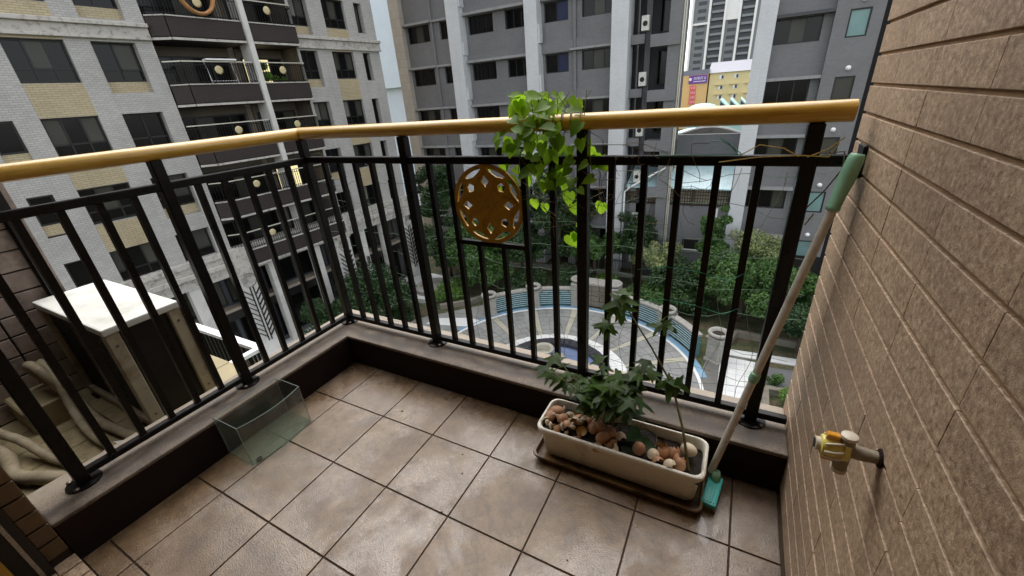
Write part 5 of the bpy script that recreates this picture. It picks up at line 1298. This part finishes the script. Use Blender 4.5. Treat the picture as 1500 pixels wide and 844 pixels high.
def net():
    rg = random.Random(44); Y0 = .4216
    t = thing('garden_net', 'thin green wire netting strung across the railing balusters', 'net')
    xs = np.linspace(-.31, 1.9, 34)
    for i, z0 in enumerate(np.arange(.27, 1.11, .105)):
        m_ = MB(); ph = rg.uniform(0, 6); a = rg.uniform(.006, .018); sl = rg.uniform(-.03, .05)
        m_.tube([(x, Y0+.019+.007*math.sin(3*k), z0+sl*(x-.8)+a*math.sin(x*9+ph)+a*.7*math.sin(x*23+ph*2)) for k, x in enumerate(xs)], .0010, 4, cap=False); m_.build('wire', 'wire', t)
    for x0 in np.arange(-.25, 1.9, .145):
        m_ = MB(); ph = rg.uniform(0, 6); z1 = rg.choice((1.11, 1.1, .8, 1.1)); x0 += rg.uniform(-.02, .02)
        m_.tube([(x0+.02*math.sin(z*8+ph)+.012*math.sin(z*21+ph), Y0+.024+.005*math.sin(z*13), z) for z in np.linspace(.25, z1, 20)], .00085, 4, cap=False); m_.build('wire', 'wire', t)
    # dead tendrils round the upper bar
    td = thing('dry_tendrils', 'tangled dry brown tendrils round the upper bar beside the vine', 'tendrils')
    m_ = MB()
    for k in range(24):
        x, z = rg.uniform(1.1, 1.6), rg.uniform(1.0, 1.16); pts = []; dx, dz = rg.uniform(-.02, .02), rg.uniform(-.02, .012)
        for j in range(10):
            pts.append((x, Y0+rg.uniform(-.026, -.018)*(1 if k % 2 else -1), z)); dx += rg.uniform(-.012, .012); dz += rg.uniform(-.012, .012); x += max(-.03, min(.03, dx)); z += max(-.025, min(.025, dz)); z = min(1.19, max(.93, z))
        m_.tube(pts, .0009, 4, cap=False)
    m_.build('strand', 'stem_dry', td)
    # ties at the last post
    w_ = thing('wire_tie', 'yellow and green ties knotted round the last railing post', 'tie')
    a = MB(); a.tube([(1.60, Y0-.022, 1.135), (1.70, Y0-.024, 1.15), (1.80, Y0-.026, 1.155), (1.87, Y0-.02, 1.15), (1.885, Y0-.02, 1.185)], .0018, 5).tube([(1.66, Y0-.022, 1.158), (1.70, Y0-.03, 1.185), (1.76, Y0-.03, 1.175), (1.80, Y0-.026, 1.152)], .0016, 5).tube([(1.82, Y0-.024, 1.15), (1.86, Y0-.03, 1.17), (1.895, Y0-.02, 1.20)], .0016, 5).build('yellow_strand', 'twine', w_)
    a = MB(); a.tube([(1.42, Y0-.02, 1.153), (1.52, Y0-.02, 1.155), (1.66, Y0-.021, 1.156)], .0017, 5).tube([(1.66, Y0-.021, 1.156), (1.63, Y0-.02, 1.18), (1.60, Y0-.02, 1.197), (1.575, Y0-.02, 1.195)], .0016, 5).tube([(1.65, Y0-.021, 1.156), (1.62, Y0-.02, 1.19), (1.595, Y0-.02, 1.205)], .0014, 5).build('green_strand', 'green_tie', w_)
    a = MB(); a.tube([(1.86, Y0-.02, 1.16), (1.90, Y0-.03, 1.165), (1.905, Y0-.03, 1.12), (1.88, Y0-.02, 1.06), (1.845, Y0-.01, 1.0), (1.84, Y0, .97), (1.855, Y0, .95), (1.87, Y0, .985)], .0022, 6).build('grey_strand', 'alu', w_)
    g = thing('green_cord', 'loose green cord hooked across the last balusters', 'cord')
    a = MB()
    for z in (.62, .75): a.tube([(1.38+.1*k, Y0-.016, z+.02*math.sin(k*1.3)+.004*k) for k in range(4)]+[(1.72, Y0-.018, z+.03), (1.745, Y0-.01, z+.0)], .0011, 5)
    a.build('strand', 'green_tie', g)
net()

def broom():
    t = thing('broom', 'long pole scrubbing brush with teal head leaning on the tile wall', 'broom')
    A = Vector((1.722, .222, .066)); B = Vector((1.922, .352, 1.165)); at = lambda u: tuple(A.lerp(B, u))
    MB().tube([at(0), at(.9)], .0122, 14).build('pole', 'broom_pole', t, smooth=True, angle=50)
    MB().tube([at(.36), at(.365), at(.385), at(.39)], [.0136, .0155, .0155, .0136], 14).build('collar', 'broom_green', t, smooth=True)
    MB().tube([at(.868), at(.87), at(.878), at(.88), at(.888), at(.89), at(.898), at(.9), at(.95), at(.985), at(.995), at(1.0)], [.0145, .0172, .0172, .016, .0172, .016, .0172, .0165, .0205, .0195, .0175, .0145], 16).build('grip', 'broom_green', t, smooth=True)
    # head: ribbed teal block lying on its bristles, tilted
    hd = bpy.data.objects.new('head', None)
    m_ = MB(); m_.box(-.024, .024, -.066, .062, .026, .045)
    M_ = Matrix.Translation((1.735, .165, .002)) @ Matrix.Rotation(R(-8), 4, 'Z') @ Matrix.Rotation(R(4), 4, 'X')
    me = m_.mesh('head', 'broom_teal', bevel=.005, seg=2); h = place('head', me, t); h.matrix_world = M_
    rb = MB()
    for x in (-.015, -.005, .005, .015): rb.box(x-.0028, x+.0028, -.058, .02, .0445, .0485)
    o = place('rib', rb.mesh('rib', 'broom_teal', bevel=.001), h)
    o = place('socket', MB().tube([(0, .045, .04), (-.003, .055, .075)], [.017, .0135], 14).mesh('socket', 'broom_green', smooth=True), h)
    bs = MB(); rg = random.Random(6)
    for k in range(500):
        x, y = rg.uniform(-.02, .02), rg.uniform(-.060, .056); bs.tube([(x, y, .027), (x*1.25+rg.uniform(-.004, .004), y*1.12+rg.uniform(-.006, .004)-.002, .0015)], .0007, 3, cap=False)
    tag(place('bristles', bs.mesh('bristles', 'bristle', fix=False), h), kind='stuff')
broom()

def tap():
    t = thing('wall_tap', 'grey plastic pipe tee with clear yellow valve on the stone wall', 'tap', (XW, -.284, .741))
    MB().lathe([(.0115, 0), (.0115, -.018), (.0128, -.018), (.0128, -.05), (.011, -.05)], (-.0, 0, 0), 18, 'x').build('pipe', 'pvc', t, smooth=True, angle=40)
    MB().lathe([(.018, .0), (.016, -.003), (.012, -.005)], (-.0, 0, 0), 18, 'x').build('sealing_ring', 'curb_face', t)
    MB().tube([(-.05, 0, -.046), (-.05, 0, .030)], .0115, 16).build('tee', 'pvc', t, smooth=True, angle=40)
    MB().tube([(-.05, 0, .028), (-.05, 0, .034), (-.05, 0, .0355)], [.0128, .0128, .010], 16).build('end_cap', 'pvc_white', t, smooth=True, angle=40); MB().tube([(-.05, 0, -.0515), (-.05, 0, -.05), (-.05, 0, -.043)], [.010, .0128, .0128], 16).build('end_cap', 'pvc_white', t, smooth=True, angle=40)
    v = MB().lathe([(.012, -.044), (.0205, -.046), (.021, -.054), (.0185, -.056), (.0205, -.06), (.0215, -.072), (.018, -.086), (.0125, -.088)], (0, 0, 0), 14, 'x').build('valve_body', 'yellow_clear', t, smooth=True, angle=35)
    MB().lathe([(.0125, -.0881), (.0125, -.095), (.009, -.0955), (.0085, -.091)], (0, 0, 0), 16, 'x').build('nozzle', 'pvc_white', v, smooth=True, angle=40)
    MB().lathe([(.0092, -.0951), (.0092, -.0962)], (0, 0, 0), 12, 'x').build('nozzle_hole', 'dark_hole', v)
    wr = MB()
    for k in range(9):
        a = 2*PI*k/9; wr.tube([(-.056, .0215*math.cos(a), .0215*math.sin(a)), (-.07, .0232*math.cos(a+.15), .0232*math.sin(a+.15)), (-.083, .0200*math.cos(a+.3), .0200*math.sin(a+.3))], .0024, 5)
    wr.build('rib', 'pvc_white', v, smooth=True)
    for s_ in (-1, 1): MB().box(-.082, -.062, -.007, .007, min(s_*.018, s_*.030), max(s_*.018, s_*.030)).build('lug', 'amber', t, bevel=.002)
tap()

# water and litter on the floor
def puddle(pts, lab):
    m_ = MB(); n = len(pts); c = np.mean(pts, axis=0); m_.v.append((c[0], c[1], .0022)); sm = []
    for k in range(n):
        a, b = np.array(pts[k]), np.array(pts[(k+1) % n])
        for j in range(4): p = a+(b-a)*j/4; sm.append(p+(c-p)*.06*math.sin(k*2.3+j*1.9))
    m_.v += [(p[0], p[1], .0017) for p in sm]
    for k in range(len(sm)): m_.f.append((0, 1+k, 1+(k+1) % len(sm)))
    tag(m_.build('puddle', 'water', smooth=True), lab, 'puddle')
puddle([(1.700, .125), (1.712, .08), (1.735, .05), (1.772, .065), (1.785, .03), (1.76, -.01), (1.72, -.03), (1.69, .0), (1.685, .06)], 'small shiny puddle on the tiles below the broom head')
rg = random.Random(77)
for i in range(14):
    x, y = rg.uniform(-.1, 1.75), rg.uniform(-.8, .2)
    if PX0-.05 < x < PX1+.05 and y > 0: continue
    m_ = MB(); n = 5; r_ = rg.uniform(.0022, .0045); m_.prism([(r_*(1+rg.uniform(-.4, .4))*math.cos(2*PI*k/n), r_*(1+rg.uniform(-.4, .4))*math.sin(2*PI*k/n)) for k in range(n)], 0, .0015)
    o = m_.build('crumb', 'soil'); o.location = (x, y, .0004); tag(o, 'dark soil crumb lying on the balcony tiles', 'crumb', 'soil crumbs on the tiles')
